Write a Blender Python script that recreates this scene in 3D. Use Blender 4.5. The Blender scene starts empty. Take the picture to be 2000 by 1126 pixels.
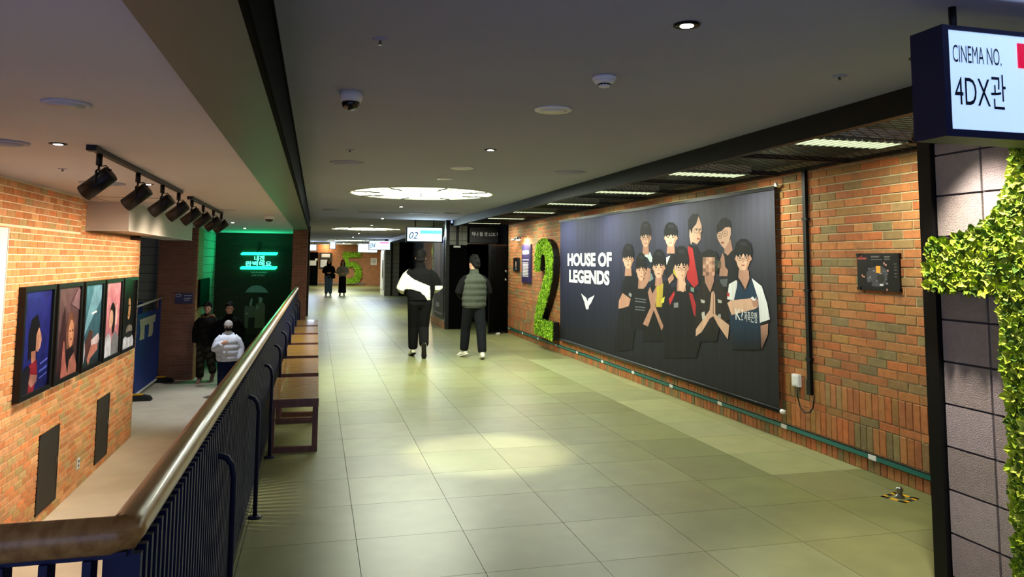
import bpy, bmesh, math, random
from mathutils import Vector, Matrix
from mathutils.geometry import tessellate_polygon
random.seed(7)
SC = bpy.context.scene
COL = SC.collection

# ------------------------------------------------------------------ camera
F_PX, CX, CY = 1471.2, 1000.0, 376.0
YAW, PITCH, ROLL = 0.2515, 0.0909, 0.0075
EYE = Vector((0, 0, 1.535))
def _axes():
    f = Vector((math.sin(YAW), math.cos(YAW), 0)); r = Vector((math.cos(YAW), -math.sin(YAW), 0)); u = Vector((0, 0, 1))
    f2 = f*math.cos(PITCH) + u*math.sin(PITCH); u2 = u*math.cos(PITCH) - f*math.sin(PITCH)
    return r*math.cos(ROLL) + u2*math.sin(ROLL), u2*math.cos(ROLL) - r*math.sin(ROLL), f2
AR, AU, AF = _axes()
cam = bpy.data.cameras.new('camera'); camo = bpy.data.objects.new('camera', cam); COL.objects.link(camo)
cam.sensor_width = 36; cam.lens = F_PX/2000*36; cam.shift_y = -(563-CY)/2000; cam.clip_start = .02; cam.clip_end = 200
camo.matrix_world = Matrix(((AR.x, AU.x, -AF.x, EYE.x), (AR.y, AU.y, -AF.y, EYE.y), (AR.z, AU.z, -AF.z, EYE.z), (0, 0, 0, 1)))
SC.camera = camo
# ------------------------------------------------------------------ world, exposure
wd = bpy.data.worlds.new('world'); SC.world = wd; wd.use_nodes = True
wd.node_tree.nodes['Background'].inputs[0].default_value = (.38, .47, .9, 1)
wd.node_tree.nodes['Background'].inputs[1].default_value = .95
SC.view_settings.view_transform = 'Standard'; SC.view_settings.look = 'None'
SC.view_settings.gamma = 1; SC.view_settings.use_curve_mapping = False
SC.view_settings.exposure = 0.6
SC.cycles.use_denoising = True
SC.cycles.max_bounces = 6; SC.cycles.diffuse_bounces = 4; SC.cycles.glossy_bounces = 3
SC.cycles.use_adaptive_sampling = True; SC.cycles.adaptive_threshold = .06
SC.cycles.sample_clamp_indirect = 4.0

# ------------------------------------------------------------------ measuring: a pixel of the photo onto a plane of the place
def ray(u, v): return AF + AR*((u-CX)/F_PX) - AU*((v-CY)/F_PX)
def ax(u, v, X): d = ray(u, v); p = EYE + d*((X-EYE.x)/d.x); return (p.y, p.z)
def ay(u, v, Y): d = ray(u, v); p = EYE + d*((Y-EYE.y)/d.y); return (p.x, p.z)
def az(u, v, Z): d = ray(u, v); p = EYE + d*((Z-EYE.z)/d.z); return (p.x, p.y)
def pj(x, y, z):
    d = Vector((x, y, z)) - EYE; w = d.dot(AF)
    if w < .05: return (-9999, -9999)
    return (CX + F_PX*d.dot(AR)/w, CY - F_PX*d.dot(AU)/w)
def on_frame(p, m=40): return -m < p[0] < 2000+m and -m < p[1] < 1126+m

# ------------------------------------------------------------------ materials
def hexc(h):
    h = h.lstrip('#'); o = []
    for i in (0, 2, 4):
        c = int(h[i:i+2], 16)/255; o.append(c/12.92 if c <= .04045 else ((c+.055)/1.055)**2.4)
    return (o[0], o[1], o[2], 1)
MATS = {}
def mat(name, col=None, rough=.6, metal=0., spec=.5, var=.0, vscale=8., bump=0., bscale=60., src=None, emit=None, estr=0., coat=0., stretch=None):
    """src: None flat colour, 'attr' colour attribute, 'obj' object colour"""
    m = bpy.data.materials.new(name); m.use_nodes = True; MATS[name] = m
    nt = m.node_tree; N = nt.nodes; L = nt.links; b = N['Principled BSDF']
    b.inputs['Roughness'].default_value = rough; b.inputs['Metallic'].default_value = metal
    b.inputs['Specular IOR Level'].default_value = spec
    if coat: b.inputs['Coat Weight'].default_value = coat
    c = hexc(col) if isinstance(col, str) else (col or (.5, .5, .5, 1))
    b.inputs['Base Color'].default_value = c
    out = None
    if src == 'attr':
        a = N.new('ShaderNodeAttribute'); a.attribute_name = 'col'; out = a.outputs['Color']
    elif src == 'obj':
        a = N.new('ShaderNodeObjectInfo'); out = a.outputs['Color']
    tc = N.new('ShaderNodeTexCoord'); geo = N.new('ShaderNodeNewGeometry')
    vec = geo.outputs['Position']
    if stretch:
        mp = N.new('ShaderNodeMapping'); mp.inputs['Scale'].default_value = stretch; L.new(vec, mp.inputs['Vector']); vec = mp.outputs['Vector']
    if var:
        nz = N.new('ShaderNodeTexNoise'); nz.inputs['Scale'].default_value = vscale; nz.inputs['Detail'].default_value = 5
        L.new(vec, nz.inputs['Vector'])
        mr = N.new('ShaderNodeMapRange'); mr.inputs['From Min'].default_value = .3; mr.inputs['From Max'].default_value = .7
        mr.inputs['To Min'].default_value = 1-var; mr.inputs['To Max'].default_value = 1+var
        L.new(nz.outputs['Fac'], mr.inputs['Value'])
        mx = N.new('ShaderNodeVectorMath'); mx.operation = 'MULTIPLY'
        if out is None:
            rgb = N.new('ShaderNodeRGB'); rgb.outputs[0].default_value = c; out = rgb.outputs[0]
        L.new(out, mx.inputs[0]); L.new(mr.outputs['Result'], mx.inputs[1]); out = mx.outputs[0]
    if out is not None: L.new(out, b.inputs['Base Color'])
    if bump:
        n2 = N.new('ShaderNodeTexNoise'); n2.inputs['Scale'].default_value = bscale; n2.inputs['Detail'].default_value = 4
        L.new(vec, n2.inputs['Vector'])
        bp = N.new('ShaderNodeBump'); bp.inputs['Strength'].default_value = bump; bp.inputs['Distance'].default_value = .01
        L.new(n2.outputs['Fac'], bp.inputs['Height']); L.new(bp.outputs['Normal'], b.inputs['Normal'])
    if emit:
        b.inputs['Emission Color'].default_value = hexc(emit) if isinstance(emit, str) else emit
        b.inputs['Emission Strength'].default_value = estr
    return m
def brick_mat(name, c1, c2, mortar, w=.2, h=.0667, rough=.85, axis='XZ', offset=.5, bump=.6, msize=.007):
    m = bpy.data.materials.new(name); m.use_nodes = True; MATS[name] = m
    nt = m.node_tree; N = nt.nodes; L = nt.links; b = N['Principled BSDF']; b.inputs['Roughness'].default_value = rough
    g = N.new('ShaderNodeNewGeometry'); s = N.new('ShaderNodeSeparateXYZ'); L.new(g.outputs['Position'], s.inputs[0])
    cb = N.new('ShaderNodeCombineXYZ')
    L.new(s.outputs['X' if axis[0] == 'X' else 'Y'], cb.inputs[0]); L.new(s.outputs['Z'], cb.inputs[1])
    t = N.new('ShaderNodeTexBrick'); L.new(cb.outputs[0], t.inputs['Vector'])
    t.inputs['Scale'].default_value = 1; t.inputs['Brick Width'].default_value = w; t.inputs['Row Height'].default_value = h
    t.inputs['Mortar Size'].default_value = msize; t.offset = offset; t.inputs['Bias'].default_value = 0
    t.inputs['Color1'].default_value = hexc(c1); t.inputs['Color2'].default_value = hexc(c2); t.inputs['Mortar'].default_value = hexc(mortar)
    L.new(t.outputs['Color'], b.inputs['Base Color'])
    bp = N.new('ShaderNodeBump'); bp.inputs['Strength'].default_value = bump; bp.inputs['Distance'].default_value = .01; bp.invert = True
    L.new(t.outputs['Fac'], bp.inputs['Height']); L.new(bp.outputs['Normal'], b.inputs['Normal'])
    return m
def wood_mat(name, c1, c2, rough=.35, scale=(4, 60, 60), coat=.3):
    m = bpy.data.materials.new(name); m.use_nodes = True; MATS[name] = m
    nt = m.node_tree; N = nt.nodes; L = nt.links; b = N['Principled BSDF']; b.inputs['Roughness'].default_value = rough
    b.inputs['Coat Weight'].default_value = coat
    tc = N.new('ShaderNodeNewGeometry'); mp = N.new('ShaderNodeMapping'); mp.inputs['Scale'].default_value = scale
    L.new(tc.outputs['Position'], mp.inputs['Vector']); nz = N.new('ShaderNodeTexNoise'); nz.inputs['Scale'].default_value = 1; nz.inputs['Detail'].default_value = 6
    L.new(mp.outputs[0], nz.inputs['Vector']); r = N.new('ShaderNodeValToRGB')
    r.color_ramp.elements[0].color = hexc(c1); r.color_ramp.elements[1].color = hexc(c2); r.color_ramp.elements[0].position = .35; r.color_ramp.elements[1].position = .65
    L.new(nz.outputs['Fac'], r.inputs[0]); L.new(r.outputs[0], b.inputs['Base Color'])
    return m
mat('ceiling_plaster', '#9fa1ba', .9, var=.03, vscale=1.2)
mat('ceiling_plaster_low', '#c6c4cc', .9, var=.03, vscale=1.2)
mat('beam_plaster', '#57534a', .5, var=.05, vscale=1.5)
mat('black_metal', '#040506', .5, 0, .3)
mat('black_satin', '#040405', .45, 0, .35)
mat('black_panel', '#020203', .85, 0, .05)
mat('navy_metal', '#0a1338', .55, 0, .3)
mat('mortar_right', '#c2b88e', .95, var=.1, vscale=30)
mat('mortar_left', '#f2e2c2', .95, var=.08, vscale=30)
mat('brick_obj', rough=.85, src='obj', var=.16, vscale=22, bump=.35, bscale=140)
mat('brick_attr', rough=.85, src='attr', var=.16, vscale=22, bump=.35, bscale=140)
mat('tile_obj', rough=.35, src='obj', var=.10, vscale=5, bump=.05, bscale=200, spec=.5)
mat('tile_attr', rough=.35, src='attr', var=.10, vscale=5, bump=.05, bscale=200, spec=.5)
mat('tile_joint', '#3c3d2c', .9)
mat('lower_concrete', '#cbbda6', .6, var=.10, vscale=2.2, bump=.05, bscale=80)
mat('block_obj', rough=.95, src='obj', var=.08, vscale=30, bump=.6, bscale=160)
mat('block_joint', '#4b4648', .95)
mat('white_plastic', '#e9e9ea', .45)
mat('white_paint', '#dcd8d0', .6)
mat('grey_duct', '#c9c2b8', .6)
mat('dark_grille', '#2c261f', .7)
mat('teal_strip', '#0e6a62', .4)
mat('print', rough=.55, src='attr')
mat('banner_print', rough=.6, spec=.25, var=.14, vscale=2.2, src='attr', bump=.55, bscale=1.3, stretch=(1, 5.5, .5))
mat('print_gloss', rough=.3, src='attr', spec=.4, var=.35, vscale=9)
mat('cloth', rough=.9, spec=.15, src='attr', var=.10, vscale=25, bump=.25, bscale=45)
mat('skin', '#d9a488', .55, var=.05, vscale=20)
mat('hair', '#070505', .65, spec=.2, var=.3, vscale=60, bump=.8, bscale=120)
mat('eye_dark', '#15100e', .3)
mat('lips', '#a85b52', .5)
mat('rubber_black', '#0c0c0d', .7)
mat('moss', rough=.9, src='attr')
mat('neon', '#20ffb0', .4, emit='#19ffa0', estr=3.2)
mat('neon_white', '#c8ffee', .4, emit='#5affc8', estr=1.6)
mat('lamp_white', '#ffffff', .5, emit='#fff6e6', estr=22)
mat('lamp_panel', '#ffffff', .5, emit='#f4ffd8', estr=3.2)
mat('lamp_tube', '#ffffff', .5, emit='#f2ffe8', estr=9)
mat('sign_face', '#ffffff', .3, emit='#a9cfff', estr=.62)
mat('sign_face_far', '#ffffff', .3, emit='#c4f0ff', estr=1.0)
mat('sign_red', '#d01040', .3, emit='#e0143c', estr=.5)
mat('sign_pink', '#ff9ad0', .3, emit='#ff8ac8', estr=.7)
mat('sign_cyan', '#80f0e8', .3, emit='#6fe8e6', estr=.7)
mat('sign_ink', '#0a1228', .4)
mat('sign_ink_blue', '#08408a', .6, spec=.1)
mat('dome_glass', '#050507', .05, spec=.8)
mat('steel', '#8f8f8c', .3, .9)
mat('red_plastic', '#c01a1a', .5)
mat('yellow_tape', '#e0a400', .6)
mat('blue_banner', '#16307c', .6, var=.06, vscale=6)
mat('purple_panel', '#2c2450', .35)
mat('white_ink', '#d8d8de', .5)
mat('glow_white', '#ffffff', .5, emit='#ffffff', estr=.12)
wood_mat('rail_wood', '#94662f', '#b98a48', .33, (40, 3, 40), .15)
wood_mat('bench_wood', '#9a6f30', '#bd9148', .28, (5, 60, 60), .5)
wood_mat('bench_frame_wood', '#5c3a31', '#764c40', .4, (40, 40, 8), .2)
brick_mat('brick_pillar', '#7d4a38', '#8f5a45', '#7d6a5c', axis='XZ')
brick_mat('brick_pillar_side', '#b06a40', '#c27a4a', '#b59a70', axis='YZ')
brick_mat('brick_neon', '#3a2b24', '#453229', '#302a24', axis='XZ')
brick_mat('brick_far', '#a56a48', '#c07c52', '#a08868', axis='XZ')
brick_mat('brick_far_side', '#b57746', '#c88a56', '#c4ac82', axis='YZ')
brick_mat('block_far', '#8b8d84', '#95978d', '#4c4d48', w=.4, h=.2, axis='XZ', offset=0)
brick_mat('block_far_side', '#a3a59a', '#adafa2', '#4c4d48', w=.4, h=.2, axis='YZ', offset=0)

# ------------------------------------------------------------------ mesh helpers
class MB:
    def __init__(s): s.v = []; s.f = []; s.c = []   # c: one colour per vertex (only when used)
    def add(s, vs, fs, col=None):
        n = len(s.v); s.v += [tuple(p) for p in vs]; s.f += [tuple(i+n for i in f) for f in fs]
        if col is not None:
            s.c += [col]*len(vs) if not isinstance(col, list) else col
        return s
    def box(s, x0, x1, y0, y1, z0, z1, col=None):
        return s.add([(x0, y0, z0), (x1, y0, z0), (x1, y1, z0), (x0, y1, z0), (x0, y0, z1), (x1, y0, z1), (x1, y1, z1), (x0, y1, z1)],
                     [(0, 3, 2, 1), (4, 5, 6, 7), (0, 1, 5, 4), (1, 2, 6, 5), (2, 3, 7, 6), (3, 0, 4, 7)], col)
    def tube(s, pts, r, seg=8, col=None, closed=False):
        pts = [Vector(p) for p in pts]; n = len(pts); rs = r if isinstance(r, (list, tuple)) else [r]*n
        base = len(s.v); prev = None
        for i, p in enumerate(pts):
            t = (pts[min(i+1, n-1)] - pts[max(i-1, 0)])
            t = t.normalized() if t.length > 1e-9 else Vector((0, 0, 1))
            if prev is None:
                a = t.orthogonal().normalized()
            else:
                a = (prev - t*prev.dot(t)); a = a.normalized() if a.length > 1e-6 else t.orthogonal().normalized()
            prev = a; b = t.cross(a)
            for k in range(seg):
                an = 2*math.pi*k/seg
                s.v.append(tuple(p + (a*math.cos(an) + b*math.sin(an))*rs[i]))
                if col is not None: s.c.append(col)
        for i in range(n-1):
            for k in range(seg):
                k2 = (k+1) % seg
                s.f.append((base+i*seg+k, base+i*seg+k2, base+(i+1)*seg+k2, base+(i+1)*seg+k))
        s.f.append(tuple(base+k for k in reversed(range(seg)))); s.f.append(tuple(base+(n-1)*seg+k for k in range(seg)))
        return s
    def lathe(s, prof, seg=24, c=(0, 0, 0), col=None):
        """prof: (r, z) list, first to last"""
        base = len(s.v)
        for r, z in prof:
            for k in range(seg):
                an = 2*math.pi*k/seg; s.v.append((c[0]+r*math.cos(an), c[1]+r*math.sin(an), c[2]+z))
                if col is not None: s.c.append(col)
        for i in range(len(prof)-1):
            for k in range(seg):
                k2 = (k+1) % seg; s.f.append((base+i*seg+k, base+i*seg+k2, base+(i+1)*seg+k2, base+(i+1)*seg+k))
        if prof[0][0] > 1e-6: s.f.append(tuple(base+k for k in reversed(range(seg))))
        if prof[-1][0] > 1e-6: s.f.append(tuple(base+(len(prof)-1)*seg+k for k in range(seg)))
        return s
    def ellipsoid(s, c, r, seg=14, rings=9, M=None, col=None):
        base = len(s.v); c = Vector(c)
        vs = []
        for i in range(rings+1):
            ph = math.pi*i/rings
            for k in range(seg):
                an = 2*math.pi*k/seg
                p = Vector((r[0]*math.sin(ph)*math.cos(an), r[1]*math.sin(ph)*math.sin(an), r[2]*math.cos(ph)))
                vs.append(c + (M @ p if M else p))
        fs = [(i*seg+k, (i+1)*seg+k, (i+1)*seg+(k+1) % seg, i*seg+(k+1) % seg) for i in range(rings) for k in range(seg)]
        return s.add(vs, fs, col)
    def prism(s, poly, fn, d0, d1, col=None, caps=(True, True)):
        """poly: 2-D outline; fn(a, b, d) -> 3-D point; extruded from d0 to d1"""
        n = len(poly); vs = [fn(a, b, d0) for a, b in poly] + [fn(a, b, d1) for a, b in poly]
        tri = tessellate_polygon([[Vector((a, b, 0)) for a, b in poly]])
        fs = []
        if caps[0]: fs += [tuple(t) for t in tri]
        if caps[1]: fs += [tuple(i+n for i in t[::-1]) for t in tri]
        if d0 != d1: fs += [(i, (i+1) % n, n+(i+1) % n, n+i) for i in range(n)]
        return s.add(vs, fs, col)
    def flat(s, poly, fn, d, col):
        n = len(poly); vs = [fn(a, b, d) for a, b in poly]
        tri = tessellate_polygon([[Vector((a, b, 0)) for a, b in poly]])
        return s.add(vs, [tuple(t) for t in tri], col)
    def mesh(s, name, m=None, smooth=False):
        me = bpy.data.meshes.new(name); me.from_pydata(s.v, [], s.f)
        if s.c:
            a = me.color_attributes.new('col', 'FLOAT_COLOR', 'POINT')
            fl = [x for c in s.c for x in c[:4]]
            a.data.foreach_set('color', fl)
        if m: me.materials.append(MATS[m])
        bm = bmesh.new(); bm.from_mesh(me); bmesh.ops.recalc_face_normals(bm, faces=bm.faces); bm.to_mesh(me); bm.free()
        if smooth: me.polygons.foreach_set('use_smooth', [True]*len(me.polygons))
        me.update(); return me
    def build(s, name, m, parent=None, smooth=False):
        return link(name, s.mesh(name, m, smooth), parent)
def link(name, me, parent=None):
    o = bpy.data.objects.new(name, me); COL.objects.link(o)
    if parent: o.parent = parent
    return o
def tag(o, label=None, cat=None, group=None, kind=None):
    if label: o['label'] = label
    if cat: o['category'] = cat
    if group: o['group'] = group
    if kind: o['kind'] = kind
    return o
def thing(name, label, cat, loc=(0, 0, 0), rz=0, group=None):
    o = bpy.data.objects.new(name, None); COL.objects.link(o); o.empty_display_size = .05
    o.location = loc; o.rotation_euler.z = rz
    return tag(o, label, cat, group)
def struct(name, mb, m, parent=None):
    o = mb.build(name, m, parent)
    if parent is None: o['kind'] = 'structure'
    return o
def copy_tree(o, parent=None):
    c = o.copy(); COL.objects.link(c); c.parent = parent
    for ch in o.children: copy_tree(ch, c)
    return c
def lamp(name, kind, energy, color, parent=None, loc=(0, 0, 0), direction=None, **k):
    l = bpy.data.lights.new(name, kind); l.energy = energy; l.color = color
    for a, b in k.items(): setattr(l, a, b)
    o = bpy.data.objects.new(name, l); COL.objects.link(o); o.location = loc
    if direction is not None: o.rotation_euler = Vector(direction).to_track_quat('-Z', 'Y').to_euler()
    if parent: o.parent = parent
    return o
def text_mesh(name, body, size, m, fn, depth=.0, align='LEFT', shear=0, parent=None, sx=1.0, offset=0.0):
    """lettering as a mesh; fn(a, b) -> 3-D point for the text plane"""
    c = bpy.data.curves.new('lettering', 'FONT'); c.body = body; c.size = size; c.align_x = align; c.shear = shear; c.offset = offset; c.resolution_u = 3
    o = bpy.data.objects.new('lettering', c); COL.objects.link(o)
    me = bpy.data.meshes.new_from_object(o.evaluated_get(bpy.context.evaluated_depsgraph_get()))
    bpy.data.objects.remove(o)
    for v in me.vertices: v.co = Vector(fn(v.co.x*sx, v.co.y))
    me.name = name; me.materials.clear(); me.materials.append(MATS[m])
    return link(name, me, parent)
def vary(c, a=.1):
    k = 1 + random.uniform(-a, a); return (c[0]*k, c[1]*k*random.uniform(.97, 1.03), c[2]*k*random.uniform(.95, 1.05), 1)

# ------------------------------------------------------------------ the setting: sizes
XR, XL, XB = 4.02, -2.67, 2.95          # brick wall right, brick wall left, block wall
ZC, ZL, ZM, ZF = 2.46, 2.245, 2.33, -1.17  # ceiling, low ceiling, mesh ceiling, lower floor
PORT = 17.0

# floor: slab with tiles
fl = MB(); fl.box(-.45, 4.3, -3, 21.7, -.25, -.008); fl.box(-5, 4.3, 21.7, 48, -.25, -.008)
floor = struct('floor', fl, 'tile_joint')
TC = [hexc(h) for h in ('#787b50', '#72764c', '#7e8054', '#76774e', '#7b7e56')]
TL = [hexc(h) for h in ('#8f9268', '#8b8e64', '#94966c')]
tiles = []
gx = [-.45, -.345] + [.255+.6*i for i in range(7)] + [XR+.01]
for j in range(-12, 73):
    y0 = 4.393+.6*j; y1 = y0+.6
    xs = gx if y0 < 21.7 else [-5+.6*i+.055 for i in range(8)] + gx[1:]
    for x0, x1 in zip(xs[:-1], xs[1:]):
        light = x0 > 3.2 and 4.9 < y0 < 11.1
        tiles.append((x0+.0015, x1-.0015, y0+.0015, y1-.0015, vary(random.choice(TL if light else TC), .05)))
def area_px(t):
    p = pj((t[0]+t[1])/2, (t[2]+t[3])/2, 0)
    if not on_frame(p, 120): return 0
    a = pj(t[0], t[2], 0); b = pj(t[1], t[3], 0); c = pj(t[1], t[2], 0); d = pj(t[0], t[3], 0)
    return abs((b[0]-a[0])*(d[1]-c[1]) - (b[1]-a[1])*(d[0]-c[0]))/2
tiles.sort(key=area_px, reverse=True)
def unit_box_mesh(name, m, ch=.0):
    b = MB(); b.box(-.5, .5, -.5, .5, -.5, .5); return b.mesh(name, m)
tile_me = unit_box_mesh('tile', 'tile_obj')
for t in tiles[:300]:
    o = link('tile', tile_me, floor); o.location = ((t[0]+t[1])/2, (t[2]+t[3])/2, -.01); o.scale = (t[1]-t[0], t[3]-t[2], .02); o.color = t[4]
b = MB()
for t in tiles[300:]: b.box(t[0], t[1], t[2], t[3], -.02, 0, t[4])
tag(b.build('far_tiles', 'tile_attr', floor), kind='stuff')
# lower floor
struct('floor_lower', MB().box(-7, -.47, -3, 22, ZF-.2, ZF), 'lower_concrete')
struct('wall_slab_edge', MB().box(-.47, -.45, -3, 18, ZF, -.008), 'navy_metal')

# ceilings
cl = MB(); cl.box(-.19, 2.97, -3, 17.0, ZC, ZC+.3); cl.box(-.19, 2.97, 17.0, 48, ZC, ZC+.3); cl.box(-5, -.19, 21.7, 48, ZC, ZC+.3); cl.box(-.6, -.19, 18.0, 21.7, ZC, ZC+.3)
struct('ceiling', cl, 'ceiling_plaster')
struct('ceiling_lower', MB().box(-7, -.5, -3, 22, ZL, ZL+.3), 'ceiling_plaster_low')
bm_ = struct('trim_1', MB().box(-.51, -.2, -3, 18.0, 2.2, 2.6), 'beam_plaster')
b = MB(); b.box(-.2, -.19, -3, 18.0, 2.195, 2.46); b.box(-.19, -.178, -3, 18, 2.445, 2.46); b.box(-.215, -.2, -3, 18, 2.19, 2.2)
fb = b.build('black_fascia', 'black_panel', bm_)
# right fascia + dark plenum above the mesh ceiling
b = MB(); b.box(2.97, 3.03, -3, 17, ZM-.01, ZC+.3); b.box(2.97, 3.03, 19.1, 33.5, ZM-.01, ZC+.3); 
b.box(3.03, 4.3, 19.1, 33.5, ZM, 2.4)
struct('trim_2', b, 'black_metal')
mat('plenum_grey', '#6a6b5c', .9)
struct('ceiling_plenum', MB().box(3.03, 4.3, 2.9, 17, 2.62, 2.66).box(XR, 4.3, 2.9, 17, 2.4, 2.62), 'plenum_grey')

# ------------------------------------------------------------------ brick walls with real bricks
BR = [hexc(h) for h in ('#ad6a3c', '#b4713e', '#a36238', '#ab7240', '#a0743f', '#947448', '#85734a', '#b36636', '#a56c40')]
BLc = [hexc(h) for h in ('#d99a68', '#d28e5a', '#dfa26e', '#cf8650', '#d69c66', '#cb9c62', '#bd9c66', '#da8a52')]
def brick_me(nm, sgn):
    """unit brick lying in the YZ plane; front face on the side sgn of X with eased edges"""
    b = MB(); e = .03; f = .5*sgn; k = -.5*sgn; s = f-.08*sgn
    vs = [(k, -.5, -.5), (k, .5, -.5), (k, .5, .5), (k, -.5, .5), (s, -.5, -.5), (s, .5, -.5), (s, .5, .5), (s, -.5, .5), (f, -.5+.012, -.5+e), (f, .5-.012, -.5+e), (f, .5-.012, .5-e), (f, -.5+.012, .5-e)]
    fs = [(4, 5, 9, 8), (5, 6, 10, 9), (6, 7, 11, 10), (7, 4, 8, 11), (8, 9, 10, 11), (0, 1, 5, 4), (1, 2, 6, 5), (2, 3, 7, 6), (3, 0, 4, 7)]
    b.add(vs, fs); return b.mesh(nm, 'brick_obj'), vs, fs
def lay(parent, X, sgn, bricks, pal, skip=None, nmax=300):
    """bricks: (y0,y1,z0,z1); front at X (towards -X when sgn<0)"""
    me, vs, fs = brick_me('brick', sgn); out = []
    for y0, y1, z0, z1 in bricks:
        if y1-y0 < .012 or z1-z0 < .012: continue
        if skip and skip(y0, y1, z0, z1): continue
        p = pj(X, (y0+y1)/2, (z0+z1)/2); a = 0
        if on_frame(p):
            a0 = pj(X, y0, z0); a1 = pj(X, y1, z1); a = abs(a1[0]-a0[0])*abs(a1[1]-a0[1])
            a = (y1-y0)*(z1-z0)/max(.5, (y0+y1)/2)**2
        out.append((a, y0, y1, z0, z1, vary(random.choice(pal), .16)))
    out.sort(key=lambda t: -t[0]); T = .04
    rest = MB()
    for i, (a, y0, y1, z0, z1, c) in enumerate(out):
        j = random.uniform(-.0015, .0015); cx = X - sgn*T/2 + j
        if i < nmax and a > 0:
            o = link('brick', me, parent); o.location = (cx, (y0+y1)/2, (z0+z1)/2); o.scale = (T, y1-y0, z1-z0); o.color = c
        else:
            rest.add([(cx+v[0]*T, (y0+y1)/2+v[1]*(y1-y0), (z0+z1)/2+v[2]*(z1-z0)) for v in vs], fs, c)
    tag(rest.build('bricks_beyond', 'brick_attr', parent), kind='stuff')
def running(y0, y1, z0, z1, ph=.0667, pw=.2, j=.010, phase=0.):
    n = int(math.ceil((z1-z0)/ph-1e-6)); o = []
    for r in range(n):
        za = z0+r*ph; zb = min(za+ph-j, z1)
        y = y0 - (pw/2 if r % 2 else 0) - phase
        while y < y1:
            a, c = max(y, y0), min(y+pw-j, y1)
            if c > a: o.append((a, c, za, zb))
            y += pw
    return o
def soldiers(y0, y1, z0, z1, pw=.0667, j=.008):
    o = []; y = y0
    while y < y1: o.append((y, min(y+pw-j, y1), z0, z1)); y += pw
    return o
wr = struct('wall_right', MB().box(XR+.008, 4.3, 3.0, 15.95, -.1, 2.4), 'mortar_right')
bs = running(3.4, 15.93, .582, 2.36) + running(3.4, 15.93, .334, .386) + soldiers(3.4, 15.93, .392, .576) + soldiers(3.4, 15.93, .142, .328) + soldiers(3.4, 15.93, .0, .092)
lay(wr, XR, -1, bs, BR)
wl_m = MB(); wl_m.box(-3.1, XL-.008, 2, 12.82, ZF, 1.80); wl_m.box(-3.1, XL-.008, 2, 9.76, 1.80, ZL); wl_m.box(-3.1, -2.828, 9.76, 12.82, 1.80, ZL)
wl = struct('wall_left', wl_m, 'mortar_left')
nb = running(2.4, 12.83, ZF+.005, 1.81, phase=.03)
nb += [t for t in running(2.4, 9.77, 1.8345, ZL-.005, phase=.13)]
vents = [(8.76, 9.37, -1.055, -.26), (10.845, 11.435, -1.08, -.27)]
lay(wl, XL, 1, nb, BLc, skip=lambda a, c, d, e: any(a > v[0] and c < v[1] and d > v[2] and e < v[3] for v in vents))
b = MB()
for a, c, d, e in running(9.77, 12.82, 1.81, ZL-.005): b.box(-2.86, -2.82, a, c, d, e, vary(random.choice(BLc), .12))
tag(b.build('recessed_bricks', 'brick_attr', wl), kind='stuff')
b = MB()   # end face of the left wall (brick return)
struct('wall_left_end', MB().box(-3.1, XL-.006, 12.82, 12.84, ZF, ZL), 'brick_neon')

# block wall near right with stacked blocks
wb = struct('wall_block', MB().box(XB+.012, 3.4, -2, 3.07, 0, 2.13), 'block_joint')
blk = unit_box_mesh('block', 'block_obj')
BK = [hexc(h) for h in ('#aa9d94', '#b2a59c', '#a4978e', '#ac9f96')]
zl = [-.13+.2*k for k in range(13)]; yl = [3.07, 2.80] + [2.80-.4*k for k in range(1, 8)]
for a, c in zip(zl[:-1], zl[1:]):
    for y1, y0 in zip(yl[:-1], yl[1:]):
        z0, z1 = max(a, 0)+.005, min(c, 2.135)-.005
        if z1-z0 < .02: continue
        o = link('block', blk, wb); o.location = (XB+.03, (y0+y1)/2, (z0+z1)/2); o.scale = (.06, y1-y0-.012, z1-z0); o.color = vary(random.choice(BK), .05)
b = MB(); b.box(2.925, 3.0, 3.07, 3.15, 0, ZC); b.box(2.93, 3.4, -2, 3.07, 2.135, 2.2); b.box(2.94, 3.4, -2, 3.07, 2.2, ZC); b.box(3.0, 4.02, 3.08, 3.15, 0, ZC)
struct('trim_3', b, 'black_metal')
struct('wall_right_near', MB().box(4.02, 4.3, -3, 3.0, 0, 2.4), 'block_far_side')

# ------------------------------------------------------------------ lower lobby at the left
struct('wall_neon', MB().box(-2.63, -.2, 21.5, 21.7, ZF, 2.6), 'brick_neon')
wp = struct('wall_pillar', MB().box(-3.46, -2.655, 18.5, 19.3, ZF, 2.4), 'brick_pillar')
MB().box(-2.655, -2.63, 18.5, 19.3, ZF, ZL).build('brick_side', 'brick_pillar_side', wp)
struct('wall_lobby_side', MB().box(-2.9, -2.63, 19.3, 21.5, ZF, 2.4), 'block_far_side')
struct('wall_lobby_back', MB().box(-7, -3.46, 18.9, 19.1, ZF, 2.4), 'block_far')
struct('wall_lobby_left', MB().box(-7.1, -7, 2, 19, ZF, 2.4), 'block_far_side')
cc = struct('wall_column', MB().box(-.55, -.225, 18.0, 18.45, ZF, 2.6), 'brick_pillar')
struct('wall_lobby_right', MB().box(-.55, -.3, 18.45, 21.7, ZF, 2.6), 'brick_neon')
d = struct('trim_4', MB().box(-2.82, -2.33, 10.47, 15.5, 1.886, ZL), 'grey_duct')
b = MB(); b.box(-2.33, -2.322, 10.465, 15.5, 1.88, 1.895); b.box(-2.82, -2.322, 10.46, 10.47, 1.88, 1.89)
b.build('bead', 'white_paint', d)

# ------------------------------------------------------------------ portals and far hall
b = MB(); b.box(2.83, 2.91, 17.0, 17.08, 0, ZC)
struct('trim_5', b, 'black_metal')
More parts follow.
